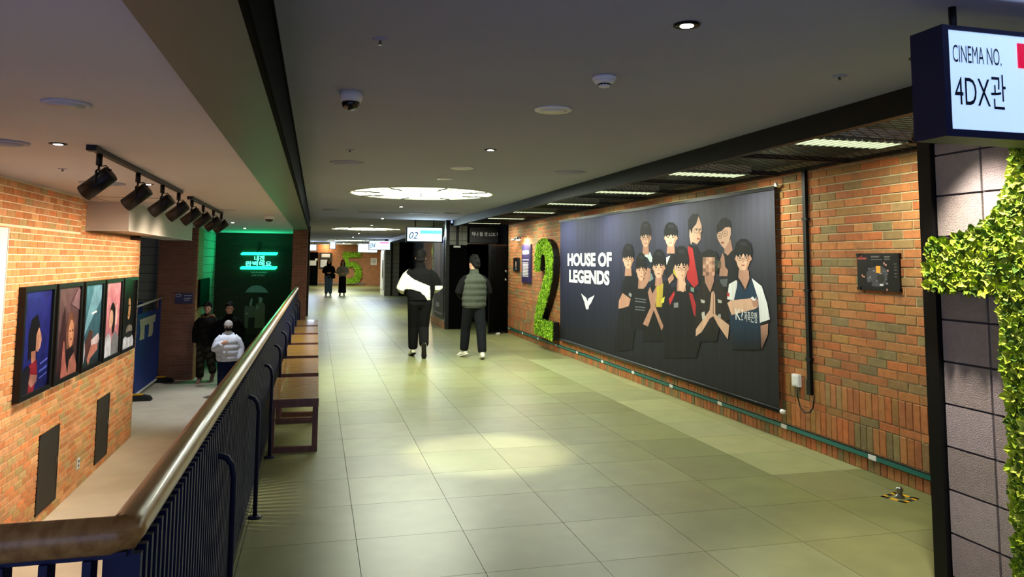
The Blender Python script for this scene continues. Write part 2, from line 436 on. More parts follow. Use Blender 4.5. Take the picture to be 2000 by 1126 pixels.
# portal wall facing the camera: black door surround, blocks above
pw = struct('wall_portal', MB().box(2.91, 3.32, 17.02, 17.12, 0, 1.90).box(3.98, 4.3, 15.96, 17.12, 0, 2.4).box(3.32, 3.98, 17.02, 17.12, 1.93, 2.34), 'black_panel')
b = MB(); b.box(2.91, 3.32, 17.0, 17.12, 1.90, 2.34); b.build('block_panel', 'block_far', pw)
b = MB(); b.box(3.06, 3.12, 16.98, 17.0, 1.9, 2.34); b.build('mullion', 'black_metal', pw)
b = MB(); b.box(3.32, 3.98, 17.0, 17.02, 1.925, 1.945); b.build('light_edge', 'steel', pw)
b = MB(); b.box(3.0, 3.16, 16.97, 17.02, 1.84, 1.88); b.build('door_closer', 'steel', pw)
# dark room behind the opening
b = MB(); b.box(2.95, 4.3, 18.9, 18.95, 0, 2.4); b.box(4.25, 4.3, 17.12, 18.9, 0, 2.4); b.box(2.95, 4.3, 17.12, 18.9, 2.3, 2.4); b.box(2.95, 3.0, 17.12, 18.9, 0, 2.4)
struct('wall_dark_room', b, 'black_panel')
struct('wall_portal_side', MB().box(2.83, 2.95, 17.08, 19.1, .0, ZC), 'block_far_side')
b = MB(); b.box(2.815, 2.83, 17.08, 19.1, 0, .17); struct('baseboard_portal', b, 'brick_far_side')
# header sign
hs = thing('header_sign', 'black header sign with white Korean cheering slogan above the dark doorway', 'sign', (3.66, 16.8, 1.95))
b = MB(); b.box(-.33, .42, -.05, .05, 0, .36); b.build('board', 'black_satin', hs)
def fn_h(a, c): return (a, -.054, c)
x0, zt = ay(921, 457.5, 16.75); x1, _ = ay(997, 457.5, 16.75)
text_mesh('lettering', '하나 둘 셋 LCK 파이', .1, 'white_ink', lambda a, c: (x0-3.66+a*((x1-x0)/1.04), -.054, c*1.0+.16), parent=hs, offset=.002)
# open padded door leaf
dl = thing('padded_door', 'black padded theatre door leaf standing open beside the brick wall', 'door', (3.965, 15.9, 0))
dl.rotation_euler.z = math.radians(32)
b = MB(); b.box(-.52, 0, -.02, .02, .02, 1.9); b.build('leaf', 'black_satin', dl)
for k in range(8):
    p = MB(); p.tube([(-.49+k*.065, -.02, .06), (-.49+k*.065, -.02, 1.86)], .022, 8); p.build('padded_rib', 'black_panel', dl, True)
for z in (1.32, 1.14):
    p = MB(); p.ellipsoid((-.06, -.05, z), (.03, .025, .03), 10, 7); p.build('door_knob', 'steel', dl, True)
p = MB(); p.box(-.3, -.22, -.05, .03, 0, .03); p.build('door_stop', 'white_plastic', dl)
# purple advertising panel on the portal side
pp = thing('advert_panel', 'tall purple and black advertising panel on the pillar side under the lit 02 sign', 'poster', (2.82, 17.9, .24))
def fp(y, z, d): return (-.012-d, y, z)
b = MB(); b.box(-.012, .0, -.78, .72, 0, 1.85); b.build('frame', 'black_metal', pp)
b = MB(); cs = [hexc('#15142a'), hexc('#15142a'), hexc('#8d7aa8'), hexc('#3a3058')]
b.flat([(-.72, .06), (.66, .06), (.66, 1.8), (-.72, 1.8)], fp, .002, cs)
b.flat([(-.3, .5), (.2, .5), (.25, 1.8), (-.2, 1.8)], fp, .003, [hexc('#6a5a88'), hexc('#55487a'), hexc('#b9a2c8'), hexc('#d0b6d8')])
b.flat([(-.5, .62), (.5, .62), (.5, .72), (-.5, .72)], fp, .004, hexc('#d8c8d8')); b.flat([(-.2, .22), (.3, .22), (.3, .32), (-.2, .32)], fp, .004, hexc('#b8b8d0'))
b.flat([(-.6, .0+.06), (.6, .06), (.6, .1), (-.6, .1)], fp, .004, hexc('#9a8aa0'))
b.build('artwork', 'print', pp)
# second bay
struct('wall_right_second', MB().box(XR, 4.3, 19.1, 29.5, 0, 2.4), 'brick_far_side')
struct('wall_right_black', MB().box(XR, 4.3, 29.5, 33.5, 0, 2.4).box(3.5, 4.3, 33.5, 33.6, 0, ZC), 'black_panel')
wp2 = struct('wall_portal_far', MB().box(2.88, 3.5, 33.5, 33.6, 0, ZC), 'block_far')
MB().box(3.14, 3.22, 33.46, 33.5, 0, ZC).build('post', 'black_metal', wp2)
struct('wall_far_side', MB().box(2.88, 2.95, 33.6, 35.6, 0, ZC).box(2.95, 4.3, 35.5, 35.6, 0, ZC), 'white_paint')
struct('wall_far_right', MB().box(4.1, 4.3, 35.6, 47.4, 0, 2.7), 'brick_far_side')
struct('ceiling_far', MB().box(2.97, 4.3, 35.5, 48, ZC, 2.7), 'ceiling_plaster')
ip = thing('info_panel', 'tall white poster panel on the far pillar side', 'poster', (2.875, 34.6, .25))
MB().box(-.02, 0, -.85, .85, 0, 1.7).build('panel', 'white_plastic', ip); MB().box(-.03, -.02, -.5, -.1, .5, 1.3).build('print', 'purple_panel', ip)
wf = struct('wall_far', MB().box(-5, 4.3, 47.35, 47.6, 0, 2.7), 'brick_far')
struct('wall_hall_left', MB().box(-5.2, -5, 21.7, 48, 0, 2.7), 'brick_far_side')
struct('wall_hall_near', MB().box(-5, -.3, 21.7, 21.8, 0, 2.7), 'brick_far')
struct('baseboard_far', MB().box(-5, 2.9, 47.3, 47.35, .08, .16), 'steel')
dr = struct('door_1', MB().box(-.62, .06, 47.28, 47.35, 0, 2.0), 'black_panel')
MB().box(-.5, -.05, 47.26, 47.28, 1.2, 1.5).build('notice', 'white_plastic', dr); MB().box(-.12, .02, 47.26, 47.28, 1.5, 1.62).build('notice_small', 'white_plastic', dr)
t = thing('hall_poster', 'grey framed poster under a warm wall lamp by the far black door', 'poster', (.5, 47.34, 1.0))
MB().box(-.36, .36, -.05, 0, 0, .98).build('frame', 'dark_grille', t); MB().box(-.3, .3, -.06, -.05, .1, .55).build('text_block', 'white_ink', t); MB().box(-.25, .25, -.06, -.05, .7, .9).build('title', 'white_ink', t)
lamp('wall_lamp_glow', 'POINT', 18, (1, .72, .42), t, (0, -.35, 1.35), shadow_soft_size=.06)
t = thing('paper_notice', 'white paper notice taped on the far brick wall right of the numeral five', 'notice', (3.35 - .95, 47.34, 1.25))
t.location.x = ay(730, 511, 47.34)[0]
MB().box(-.19, .19, -.01, 0, 0, .42).build('sheet', 'white_plastic', t)
for zz in (.12, .2, .3):
    MB().box(-.13, .13, -.014, -.01, zz, zz+.025).build('print_line', 'dark_grille', t)

# ------------------------------------------------------------------ mesh ceiling over the brick bay
mesh_c = tag(thing('mesh_ceiling', 'black expanded metal mesh ceiling over the brick wall', 'ceiling mesh', (0, 0, 0)))
b = MB(); LW, SW = .105, .042
y = 3.1; rows = []
def strand(bm, p, q, w=.006, h=.003):
    dx, dy = q[0]-p[0], q[1]-p[1]; l = math.hypot(dx, dy); nx, ny = -dy/l*w/2, dx/l*w/2
    vs = []
    for (px, py) in (p, q):
        vs += [(px+nx, py+ny, ZM), (px-nx, py-ny, ZM), (px-nx, py-ny, ZM+h), (px+nx, py+ny, ZM+h)]
    bm.add(vs, [(0, 1, 5, 4), (1, 2, 6, 5), (2, 3, 7, 6), (3, 0, 4, 7)])
ny_ = int((16.9-3.15)/SW); nx_ = int(.98/LW*2)
for i in range(ny_):
    ya = 3.15+i*SW
    for k in range(nx_):
        xa = 3.03+k*LW/2
        up = (i+k) % 2 == 0
        if 2.99 < xa+LW/4 < 3.71 and abs((ya+SW/2-4.2+.9365) % 1.873 - .9365) < .15: continue
        strand(b, (xa, ya if up else ya+SW), (xa+LW/2, ya+SW if up else ya))
tag(b.build('mesh_sheet', 'black_metal', mesh_c), kind='stuff')
for k in range(15):
    yy = 3.15+k*.936
    MB().box(3.03, 4.02, yy-.02, yy+.02, ZM-.006, ZM+.03).build('mesh_carrier', 'black_metal', mesh_c)
MB().box(3.98, 4.02, 3.15, 16.9, ZM-.004, ZM+.02).build('edge_angle', 'black_metal', mesh_c)
# linear louvre lights above the mesh
for k in range(7):
    yy = 4.2+1.873*k
    t = thing('louvre_light', 'linear louvre light above the mesh ceiling, %s from the lit cinema sign' % ('first', 'second', 'third', 'fourth', 'fifth', 'sixth', 'seventh')[k], 'ceiling light', (3.36, yy, ZM), group='louvre lights above the mesh ceiling')
    MB().box(-.36, .36, -.155, .155, .012, .07).build('housing', 'white_paint', t)
    MB().box(-.335, .335, -.14, .14, .004, .011).build('tube_panel', 'lamp_tube', t)
    for q in range(13):
        xx = -.34+q*.0567
        MB().box(xx-.004, xx+.004, -.145, .145, -.010, .011).build('louvre_blade', 'plenum_grey', t)
    for s_ in (-1, 1): MB().box(-.345, .345, s_*.147-.004, s_*.147+.004, -.004, .011).build('side_rail', 'plenum_grey', t)
    lamp('louvre_lamp', 'AREA', 16, (.97, 1, .82), t, (0, 0, -.014), (0, 0, -1), shape='RECTANGLE', size=.62, size_y=.24)
    lamp('plenum_lamp', 'AREA', 5, (.95, 1, .78), t, (0, 0, .09), (0, 0, 1), shape='RECTANGLE', size=.62, size_y=.24)

# ------------------------------------------------------------------ ceiling fittings, main corridor
def disc_thing(name, label, cat, x, y, z, group=None): return thing(name, label, cat, (x, y, z), 0, group)
def downlight(x, y, z, label, energy, group, col=(1, .95, .86), ang=62, r=.047, aim=(0, 0, -1)):
    t = disc_thing('downlight', label, 'downlight', x, y, z, group)
    MB().lathe([(r, .0), (r*1.12, -.004), (r*1.12, -.001)], 20).build('trim_ring', 'black_satin', t, True)
    MB().lathe([(r*.95, -.0035), (r*.6, -.0055), (r*.58, -.0055)], 20).build('baffle', 'black_satin', t, True)
    MB().lathe([(.0005, -.0075), (r*.56, -.007), (r*.56, -.0045)], 20).build('lens', 'lamp_white', t, True)
    lamp('downlight_lamp', 'SPOT', energy, col, t, (0, 0, -.02), aim, spot_size=math.radians(ang), spot_blend=.6, shadow_soft_size=.035)
    return t
G = 'ceiling downlights of the main corridor'
for y, w, e in [(2.61, 'nearest to the camera', 25), (6.06, 'second along the corridor', 330), (12.99, 'just beyond the large round light', 70), (16.8, 'beside the hanging 02 sign', 60)]:
    downlight(1.37, y, ZC, 'small recessed ceiling downlight on the corridor centre line, '+w, e, G, ang=36 if y < 15 else 80)
for y, w in [(20.2, 'before the second round light'), (26.5, 'after the second round light'), (31.0, 'before the third round light'), (42, 'near the far wall')]:  # extra downlights, added to brighten the far corridor
    downlight(1.37, y, ZC, 'tiny added far ceiling downlight '+w, 170 if 30 < y < 32 else 80, G, (.92, .95, 1), ang=80)
def round_vent(x, y, z, label, r=.16, group='round ceiling air vents'):
    t = disc_thing('air_vent', label, 'vent', x, y, z, group)
    MB().lathe([(r, 0), (r*.98, -.008), (r*.78, -.012), (r*.74, -.003)], 28).build('rim', 'ceiling_plaster', t, True)
    MB().lathe([(r*.72, -.002), (r*.7, -.016), (r*.05, -.02), (.0005, -.02)], 28).build('plate', 'ceiling_plaster', t, True)
    MB().lathe([(r*.74, -.0025), (r*.72, -.0035)], 28).build('slot', 'black_satin', t, True)
round_vent(.246, 7.28, ZC, 'round ceiling vent left of the corridor before the large round light')
round_vent(2.515, 7.36, ZC, 'round ceiling vent near the black fascia before the large round light')
round_vent(.22, 14.25, ZC, 'far round ceiling vent on the left past the large round light')
round_vent(2.52, 14.46, ZC, 'far round ceiling vent near the black fascia by the 02 sign')
def flat_speaker(x, y, z, label, r=.115, m='white_plastic'):
    t = disc_thing('ceiling_speaker', label, 'speaker', x, y, z, 'flat round ceiling speakers')
    MB().lathe([(r, 0), (r*1.0, -.008), (r*.93, -.012)], 28).build('rim', m, t, True)
    MB().lathe([(r*.92, -.0115), (.0005, -.014)], 28).build('grille', m, t, True)
flat_speaker(1.366, 4.32, ZC, 'flat white round speaker in the corridor ceiling near the smoke detector')
flat_speaker(1.369, 7.33, ZC, 'flat white round speaker in the corridor ceiling before the large round light')
flat_speaker(1.363, 8.36, ZC, 'small flat white disc in the ceiling just before the large round light', .09)
t = disc_thing('smoke_detector', 'white domed smoke detector on the corridor ceiling', 'smoke detector', 1.368, 3.48, ZC)
MB().lathe([(.06, 0), (.06, -.016), (.054, -.022)], 28).build('base', 'white_plastic', t, True)
MB().lathe([(.056, -.02), (.05, -.03), (.033, -.037), (.03, -.037)], 28).build('body', 'white_plastic', t, True)
for k in range(10):
    a = 2*math.pi*k/10; p = MB(); p.box(.024, .031, -.006, .006, -.044, -.037); o = p.build('slot', 'black_satin', t); o.rotation_euler.z = a
MB().lathe([(.03, -.043), (.027, -.052), (.0005, -.054)], 24).build('cap', 'white_plastic', t, True)
def dome(x, y, z, label, r=.063):
    t = disc_thing('dome_camera', label, 'security camera', x, y, z)
    MB().lathe([(r, 0), (r, -.035), (r*.86, -.055), (r*.8, -.055)], 28).build('housing', 'white_plastic', t, True)
    MB().lathe([(r*.8, -.05), (r*.76, -.07), (r*.6, -.088), (r*.35, -.098), (.0005, -.102)], 28).build('dome', 'dome_glass', t, True)
    p = MB(); p.lathe([(r*.42, -.06), (r*.42, -.085), (r*.2, -.087)], 16); p.build('lens_body', 'steel', t, True)
dome(.154, 4.2, ZC, 'white dome security camera with black dome on the corridor ceiling')
dome(-.775, 12.84, ZL, 'white dome security camera on the low ceiling above the lower lobby', .08)
def sprinkler(x, y, z, label, r=.035):
    t = disc_thing('sprinkler', label, 'sprinkler', x, y, z, 'ceiling sprinklers')
    MB().lathe([(r, 0), (r*.95, -.004), (r*.3, -.006)], 18).build('escutcheon', 'ceiling_plaster', t, True)
    MB().lathe([(.006, -.004), (.006, -.018), (.011, -.02), (.011, -.023)], 10).build('head', 'steel', t, True)
sprinkler(.23, 3.14, ZC, 'sprinkler head on the corridor ceiling above the dome camera')
sprinkler(2.475, 3.14, ZC, 'sprinkler head on the ceiling near the lit cinema sign')
sprinkler(.24, 6.42, ZC, 'sprinkler head on the ceiling in front of the left round vent')
sprinkler(-1.99, 6.68, ZL, 'sprinkler head on the low ceiling above the framed posters')
# slot diffuser
t = disc_thing('slot_diffuser', 'long thin slot air diffuser across the ceiling behind the large round light', 'vent', 1.43, 14.7, ZC)
MB().box(-.7, .7, -.06, .06, -.008, 0).build('frame', 'ceiling_plaster', t); MB().box(-.67, .67, -.03, .03, -.010, -.006).build('slot', 'black_satin', t)
# large round backlit ceiling lights
def round_light(y, r, label, e):
    t = disc_thing('round_ceiling_light', label, 'ceiling light', 1.385, y, ZC, 'large round backlit ceiling lights')
    MB().lathe([(r+.03, 0), (r+.03, -.006), (r, -.008), (r, .0)], 64).build('ring', 'white_paint', t, True)
    MB().lathe([(r, -.001), (.0005, -.0012)], 64).build('diffuser', 'lamp_panel', t)
    for k in range(8):
        a = math.pi*2*k/8+.2; ca, sa = math.cos(a), math.sin(a)
        p = MB(); p.tube([(ca*r*.62, sa*r*.62, -.012), (ca*r, sa*r, -.008)], .008, 6); p.build('spoke', 'dark_grille', t)
    p = MB(); n = 48; p.tube([(math.cos(2*math.pi*k/n)*r*.8, math.sin(2*math.pi*k/n)*r*.8, -.008) for k in range(n+1)], .006, 5); p.build('inner_ring', 'steel', t)
    p = MB(); p.tube([(-.1, -r*.62, -.01), (.08, r*.7, -.01)], .006, 5); p.build('seam', 'dark_grille', t)
    lamp('round_lamp', 'AREA', e, (.95, 1, .82), t, (0, 0, -.03), (0, 0, -1), shape='DISK', size=r*1.9)
round_light(10.4, .97, 'large round backlit ceiling light nearest the camera', 105)
round_light(22.8, 1.0, 'second large round backlit ceiling light along the corridor', 85)
round_light(36.2, 1.05, 'third and farthest large round backlit ceiling light', 80)
round_light(44.0, .9, 'added round backlit ceiling light right before the far brick wall', 90)  # extra light, added to brighten the corridor end

# ------------------------------------------------------------------ low ceiling fittings
flat_speaker(-1.138, 3.82, ZL, 'flat round speaker in the low ceiling above the handrail', .105, 'ceiling_plaster_low')
round_vent(-1.894, 5.24, ZL, 'round vent in the low ceiling at the left picture edge', .14)
round_vent(-1.99, 7.84, ZL, 'round vent in the low ceiling behind the first track spotlight', .2)
flat_speaker(-1.28, 11.6, ZL, 'thin flat white disc in the low ceiling right of the rear track', .12, 'ceiling_plaster_low')
GL = 'downlights of the low ceiling'
for x, y, w, e in [(-1.585, 5.21, 'left of the front lighting track', 170), (-1.587, 7.8, 'behind the second track spotlight', 170), (-1.6, 15.44, 'near the green neon wall', 200), (-1.617, 18.12, 'closest to the green neon wall', 60)]:
    downlight(x, y, ZL, 'recessed downlight in the low ceiling '+w, e, GL, (1, .9, .76) if y < 12 else (.86, .92, 1), 78)
t = disc_thing('access_panel', 'square ceiling access panel with dark gaps beside the grey duct', 'hatch', -2.15, 10.0, ZL)
b = MB()
for x0_, x1_, y0_, y1_ in ((-.4, .4, -.4, -.39), (-.4, .4, .39, .4), (-.4, -.39, -.4, .4), (.39, .4, -.4, .4)): b.box(x0_, x1_, y0_, y1_, -.004, 0)
b.build('gap_frame', 'dark_grille', t); MB().box(-.388, .388, -.388, .388, -.003, 0).build('panel', 'ceiling_plaster_low', t)
def track(y0, y1, x, label):
    t = thing('lighting_track', label, 'lighting track', (x, (y0+y1)/2, ZL), 0, 'black ceiling lighting tracks')
    MB().box(-.018, .018, -(y1-y0)/2, (y1-y0)/2, -.032, 0).build('rail', 'black_satin', t)
    MB().box(-.03, .03, -(y1-y0)/2-.02, -(y1-y0)/2+.06, -.036, 0).build('feed_box', 'black_satin', t)
    MB().box(-.006, .006, -(y1-y0)/2+.07, (y1-y0)/2-.01, -.0335, -.030).build('slot', 'dark_grille', t)
track(5.22, 8.46, -1.395, 'black lighting track on the low ceiling carrying the four front spotlights')
track(9.18, 12.15, -1.42, 'black lighting track on the low ceiling carrying the four rear spotlights')
spot0 = None
nth = ('front-most', 'second', 'third', 'fourth', 'fifth', 'sixth', 'seventh', 'rear-most')
heads = [5.41, 6.52, 7.5, 8.34, 9.33, 10.22, 11.2, 12.1]
for k, y in enumerate(heads):
    aimv = Vector((-1.0, random.uniform(.12, .24), -.8)).normalized()
    t = thing('track_spotlight', nth[k]+' black cylinder spotlight of the row on the low ceiling tracks', 'spotlight', (-1.40 if k < 4 else -1.42, y, ZL-.032), 0, 'black track spotlights')
    MB().lathe([(.02, 0), (.02, -.07), (.016, -.075)], 12).build('adapter', 'black_satin', t, True)
    p = MB(); p.tube([(0, 0, -.07), (0, 0, -.10), (0.0, .055, -.115), (0, .056, -.2)], .008, 6); p.tube([(0, 0, -.10), (0, -.055, -.115), (0, -.056, -.2)], .008, 6); p.build('yoke', 'black_satin', t, True)
    c = Vector((0, 0, -.19)); a, e_ = c - aimv*.1, c + aimv*.11
    p = MB(); p.tube([a - aimv*.004, a, c, e_, e_+aimv*.0005, e_ - aimv*.02, e_ - aimv*.021], [.05, .056, .056, .056, .051, .049, .02], 20); p.build('can', 'black_satin', t, True)
    p = MB(); p.tube([e_ - aimv*.02, e_ - aimv*.017], [.047, .046], 20); p.build('lens', 'lamp_white' , t)
    p = MB(); p.tube([(0, .0, -.08), (.045, -.01, -.075), (.075, -.01, -.11), tuple(a + Vector((0, 0, .03)))], .004, 6); p.build('cable', 'black_satin', t, True)
    lamp('spot_lamp', 'SPOT', 62, (1, .80, .60), t, tuple(e_ + aimv*.012), aimv, spot_size=math.radians(112), spot_blend=.9, shadow_soft_size=.045)

# ------------------------------------------------------------------ guardrail
RX = -.415
gr = thing('guardrail', 'navy barred guardrail with rounded wooden handrail along the floor edge', 'railing', (RX, 1.97, 0))
Yend = 17.3
pts = [(-1.6, 0, .9), (-.9, 0, .9), (-.02, 0, .9), (0, .012, .9), (0, .05, .9)] + [(0, .5+.6*k, .9) for k in range(26)] + [(0, Yend-1.97, .9)]
p = MB(); p.tube(pts, .042, 16); p.build('handrail', 'rail_wood', gr, True)
p = MB(); p.box(-1.6, .012, -.02, .02, .855, .868); p.box(-.02, .02, .0, Yend-1.97, .855, .868); p.build('top_flat', 'navy_metal', gr)
p = MB(); p.box(-1.6, .012, -.02, .02, -.06, -.03); p.box(-.02, .02, .0, Yend-1.97, -.06, -.03); p.build('bottom_flat', 'navy_metal', gr)
bar = MB().box(-.009, .009, -.03, .03, -.05, .856).mesh('baluster', 'navy_metal')
bar2 = MB().box(-.04, .04, -.011, .011, -.05, .856).mesh('baluster', 'navy_metal')
k = 0
while k*.083 < 1.5:
    o = link('baluster', bar, gr); o.location = (-.066-k*.0875, 0, 0); k += 1
n = int((Yend-1.97)/.062)
for k in range(n):
    o = link('baluster', bar2, gr); o.location = (0, .01+k*.062, 0)
hp = MB(); hp.tube([(.1, 0, 0), (.1, 0, .62), (.092, 0, .67), (.07, 0, .70), (.04, 0, .71), (.0, 0, .71)], .013, 8); hpm = hp.mesh('support_post', 'navy_metal', True)
hf = MB(); hf.lathe([(.04, 0), (.04, .008), (.02, .012)], 16, (.1, 0, 0)); hfm = hf.mesh('floor_flange', 'navy_metal', True)
for k in range(10):
    y = 3.47+1.42*k-1.97
    o = link('support_post', hpm, gr); o.location = (0, y, 0); f_ = link('floor_flange', hfm, o)
struct('trim_6', MB().box(-.45, -.362, -3, 18, -.008, .004), 'tile_joint')

# ------------------------------------------------------------------ benches
def bench(label, y0, L=1.19):
    t = thing('slatted_bench', label, 'bench', (-.145, y0, 0), 0, 'slatted wooden benches along the guardrail')
    w = .19
    for yy in (.03, L-.03):
        lg = MB()
        for s_ in (-1, 1): lg.box(s_*w-.022*s_-.022, s_*w-.022*s_+.022, yy-.02, yy+.02, 0, .36)
        lg.box(-w+.044, w-.044, yy-.02, yy+.02, .0, .045)
        lg.build('leg_frame', 'bench_frame_wood', t)
    MB().box(-w-.002, w+.002, 0, .025, .355, .42).build('end_board', 'bench_frame_wood', t)
    MB().box(-w-.002, w+.002, L-.025, L, .355, .42).build('end_board', 'bench_frame_wood', t)
    for s_ in (-1, 1): MB().box(s_*w-.012*s_-.012, s_*w-.012*s_+.012, .025, L-.025, .355, .405).build('side_rail', 'bench_frame_wood', t)
    n = 23; pch = (L-.05)/n
    for k in range(n):
        o = link('slat', slat_me, t); o.location = (0, .025+pch*(k+.5), .410); o.scale = (2*w, pch*.72, .02)
slat_me = unit_box_mesh('slat', 'bench_wood')
for k, (y, w) in enumerate([(6.42, 'nearest the camera'), (7.84, 'second'), (9.26, 'third'), (10.68, 'fourth'), (12.10, 'fifth'), (13.52, 'farthest')]):
    bench('slatted wooden bench beside the guardrail, %s in the row' % w, y)
t = thing('door_wedge', 'small red plastic block on the floor behind the last bench', 'block', (-.13, 15.2, 0))
MB().prism([(-.1, 0), (.1, 0), (.04, .1), (-.06, .1)], lambda a, c, d: (a, d, c), -.08, .08).build('body', 'red_plastic', t)
MB().box(-.11, .11, -.09, .09, 0, .015).build('foot', 'rubber_black', t)

# ------------------------------------------------------------------ left wall: framed posters, vent panels, outlet, board
def px(pts, crop, scale): return [(crop[0]+x/scale, crop[1]+y/scale) for x, y in pts]
def ell(cx, cy, rx, ry, n=18, a0=0, a1=2*math.pi): return [(cx+rx*math.cos(a0+(a1-a0)*k/n), cy+ry*math.sin(a0+(a1-a0)*k/n)) for k in range(n)]
Z0, Z1 = .205, 1.262
fr = [(7.955, 8.805), (8.895, 9.755), (9.85, 10.68), (10.766, 11.63), (11.711, 12.53)]
SK, SKd = hexc('#c99a80'), hexc('#7d4f40')
art = []
# artwork in frame units: a from left (0) to right (1), b from bottom (0) to top (1.25)
art.append(('framed poster with dark blue ground and a woman in profile, nearest the camera', '#262a80', '#151a55', [
    (ell(.42, .66, .17, .26), '#14101a'), ([(.3, .9), (.5, .95), (.62, .8), (.6, .6), (.45, .45), (.25, .4), (.22, .7)], '#120e14'),
    ([(.58, .78), (.66, .7), (.70, .62), (.66, .52), (.58, .47), (.5, .5), (.5, .7)], '#b98774'), ([(.34, .5), (.5, .5), (.52, .36), (.38, .3)], '#a5705f'),
    ([(.3, .34), (.56, .38), (.6, .2), (.5, .0), (.2, 0)], '#7c1c2c'), ([(.0, .0), (.3, .0), (.34, .3), (.2, .34), (.05, .26)], '#17141d'), ([(.35, .22), (.6, .18), (.58, .1), (.4, .05), (.3, .12)], '#9a6a62'),
    ([(.68, .3), (.95, .34), (.95, .36), (.68, .32)], '#5a66c8'), ([(.66, .2), (.95, .24), (.95, .27), (.66, .23)], '#4a58ba'), ([(.66, .12), (.95, .16), (.95, .18), (.66, .14)], '#4a58ba')]))
art.append(('framed poster with brown haze, a face and two raised hands, second in the row', '#6a4e52', '#1a1114', [
    ([(.1, .1), (.25, .8), (.35, 1.0), (.5, .5), (.4, .1)], '#3a2226'), (ell(.66, .6, .2, .3), '#6d4638'), (ell(.68, .58, .12, .2), '#bd8468'), ([(.5, .36), (.8, .4), (.9, .1), (.55, .1)], '#171012'),
    ([(.3, .0), (.34, .5), (.4, .5), (.5, .2), (.62, .0)], '#a4605a'), ([(.6, .0), (.64, .2), (.86, .3), (1.0, .1), (1.0, .0)], '#9a6258'), (ell(.63, .62, .025, .015), '#1a0e0c'), (ell(.74, .62, .025, .015), '#1a0e0c'), (ell(.69, .5, .04, .012), '#7a3a34'),
    ([(.6, 1.0), (.9, 1.22), (1.0, 1.2), (1.0, .9)], '#7d6068')]))
art.append(('framed poster with a pale teal light beam over a seated figure, third in the row', '#4a7d92', '#20282c', [
    ([(.55, 1.25), (1.0, 1.25), (1.0, 1.0), (.2, .55), (.1, .45), (.1, .6)], '#6f9fb4'), ([(.1, .3), (.4, .55), (.6, .5), (.5, .2), (.1, .1)], '#4d2f28'), ([(.0, .3), (.12, .42), (.2, .2), (.1, .0), (.0, .0)], '#aab2c0'),
    ([(.5, .38), (.9, .46), (1.0, .36), (.8, .22), (.5, .28)], '#c9b9c0'), ([(.3, .1), (.5, .3), (.9, .3), (.9, .2), (.5, .1), (.4, .0)], '#b7766a'), ([(.45, .78), (.75, .8), (.75, .83), (.45, .81)], '#eef6f8')]))
art.append(('framed poster with pink ground and a dark haired figure in grey, fourth in the row', '#d9909c', '#b06a78', [
    ([(.2, 1.1), (.5, 1.2), (.8, .95), (.5, .9)], '#cc7e8c'), (ell(.52, .74, .16, .16), '#141012'), ([(.4, .8), (.7, .8), (.7, .4), (.56, .34)], '#141012'), (ell(.44, .62, .13, .16), '#d7a892'), ([(.0, .0), (.05, .3), (.3, .4), (.5, .3), (.55, .0)], '#c4c6d6'),
    ([(.5, .0), (.55, .3), (.75, .4), (1.0, .28), (1.0, .0)], '#77787e'), ([(.7, .5), (.85, .5), (.85, .85), (.7, .85)], '#e0b0b0')]))
art.append(('framed poster almost black with a lit face, last in the row by the corner', '#0d100e', '#0a0b0a', [
    (ell(.52, .72, .13, .2), '#b98a62'), ([(.36, .72), (.5, .95), (.45, .55)], '#0d0c0a'), (ell(.52, .78, .1, .012), '#100c0a'), (ell(.5, .6, .05, .012), '#5a2a20'), (ell(.6, .32, .26, .1), '#7d776c'), ([(.0, .0), (.05, .16), (.4, .25), (.9, .2), (1.0, .1), (1.0, .0)], '#c7cad8'), (ell(.6, .24, .3, .06), '#15130f')]))
for (ya, yb), (lab, ctop, cbot, shapes) in zip(fr, art):
    t = thing('framed_poster', lab, 'poster', (XL, (ya+yb)/2, Z0), 0, 'framed film posters on the left brick wall')
    W, Hh = yb-ya, Z1-Z0; fw = .045; h = W/2
    b = MB()
    b.box(.0, .06, -h, h, 0, fw); b.box(.0, .06, -h, h, Hh-fw, Hh); b.box(0, .06, -h, -h+fw, fw, Hh-fw); b.box(0, .06, h-fw, h, fw, Hh-fw)
    b.build('frame', 'black_satin', t)
    b = MB(); iw, ih = W-2*fw, Hh-2*fw
    def fa(a, c, d, h=h, iw=iw, ih=ih, fw=fw): return (.035+d, -h+fw+a*iw, fw+c/1.25*ih)
    ct, cb = hexc(ctop), hexc(cbot)
    b.flat([(0, 0), (1, 0), (1, 1.25), (0, 1.25)], fa, 0, [cb, cb, ct, ct])
    for q, (poly, cc_) in enumerate(shapes): b.flat([(min(1, max(0, x)), min(1.25, max(0, y))) for x, y in poly], fa, .0006*(q+1), hexc(cc_))
    b.build('artwork', 'print_gloss', t)
for (ya, yb, za, zb), w in zip(vents, ('under the second framed poster', 'under the fourth framed poster')):
    t = thing('wall_panel', 'dark grey metal access panel low in the left brick wall '+w, 'wall panel', (XL, (ya+yb)/2, za), 0, 'dark metal panels in the left wall')
    MB().box(-.03, .006, -(yb-ya)/2, (yb-ya)/2, 0, zb-za).build('plate', 'dark_grille', t)
    b = MB(); h = (yb-ya)/2
    b.box(0, .010, -h, h, 0, .015); b.box(0, .01, -h, -h+.015, 0, zb-za); b.box(0, .01, h-.015, h, 0, zb-za); b.box(0, .01, -h, h, zb-za-.015, zb-za); b.build('edge', 'dark_grille', t)
    MB().box(.006, .016, h-.07, h-.05, (zb-za)*.5, (zb-za)*.5+.06).build('latch', 'steel', t)
t = thing('wall_outlet', 'white double wall outlet low on the left brick wall between the panels', 'outlet', (XL, 10.14, -.94))
MB().box(0, .012, -.05, .05, 0, .12).build('plate', 'white_plastic', t)
for zz in (.035, .085): MB().lathe([(.016, 0), (.016, .003)], 12).build('socket', 'rubber_black', t)
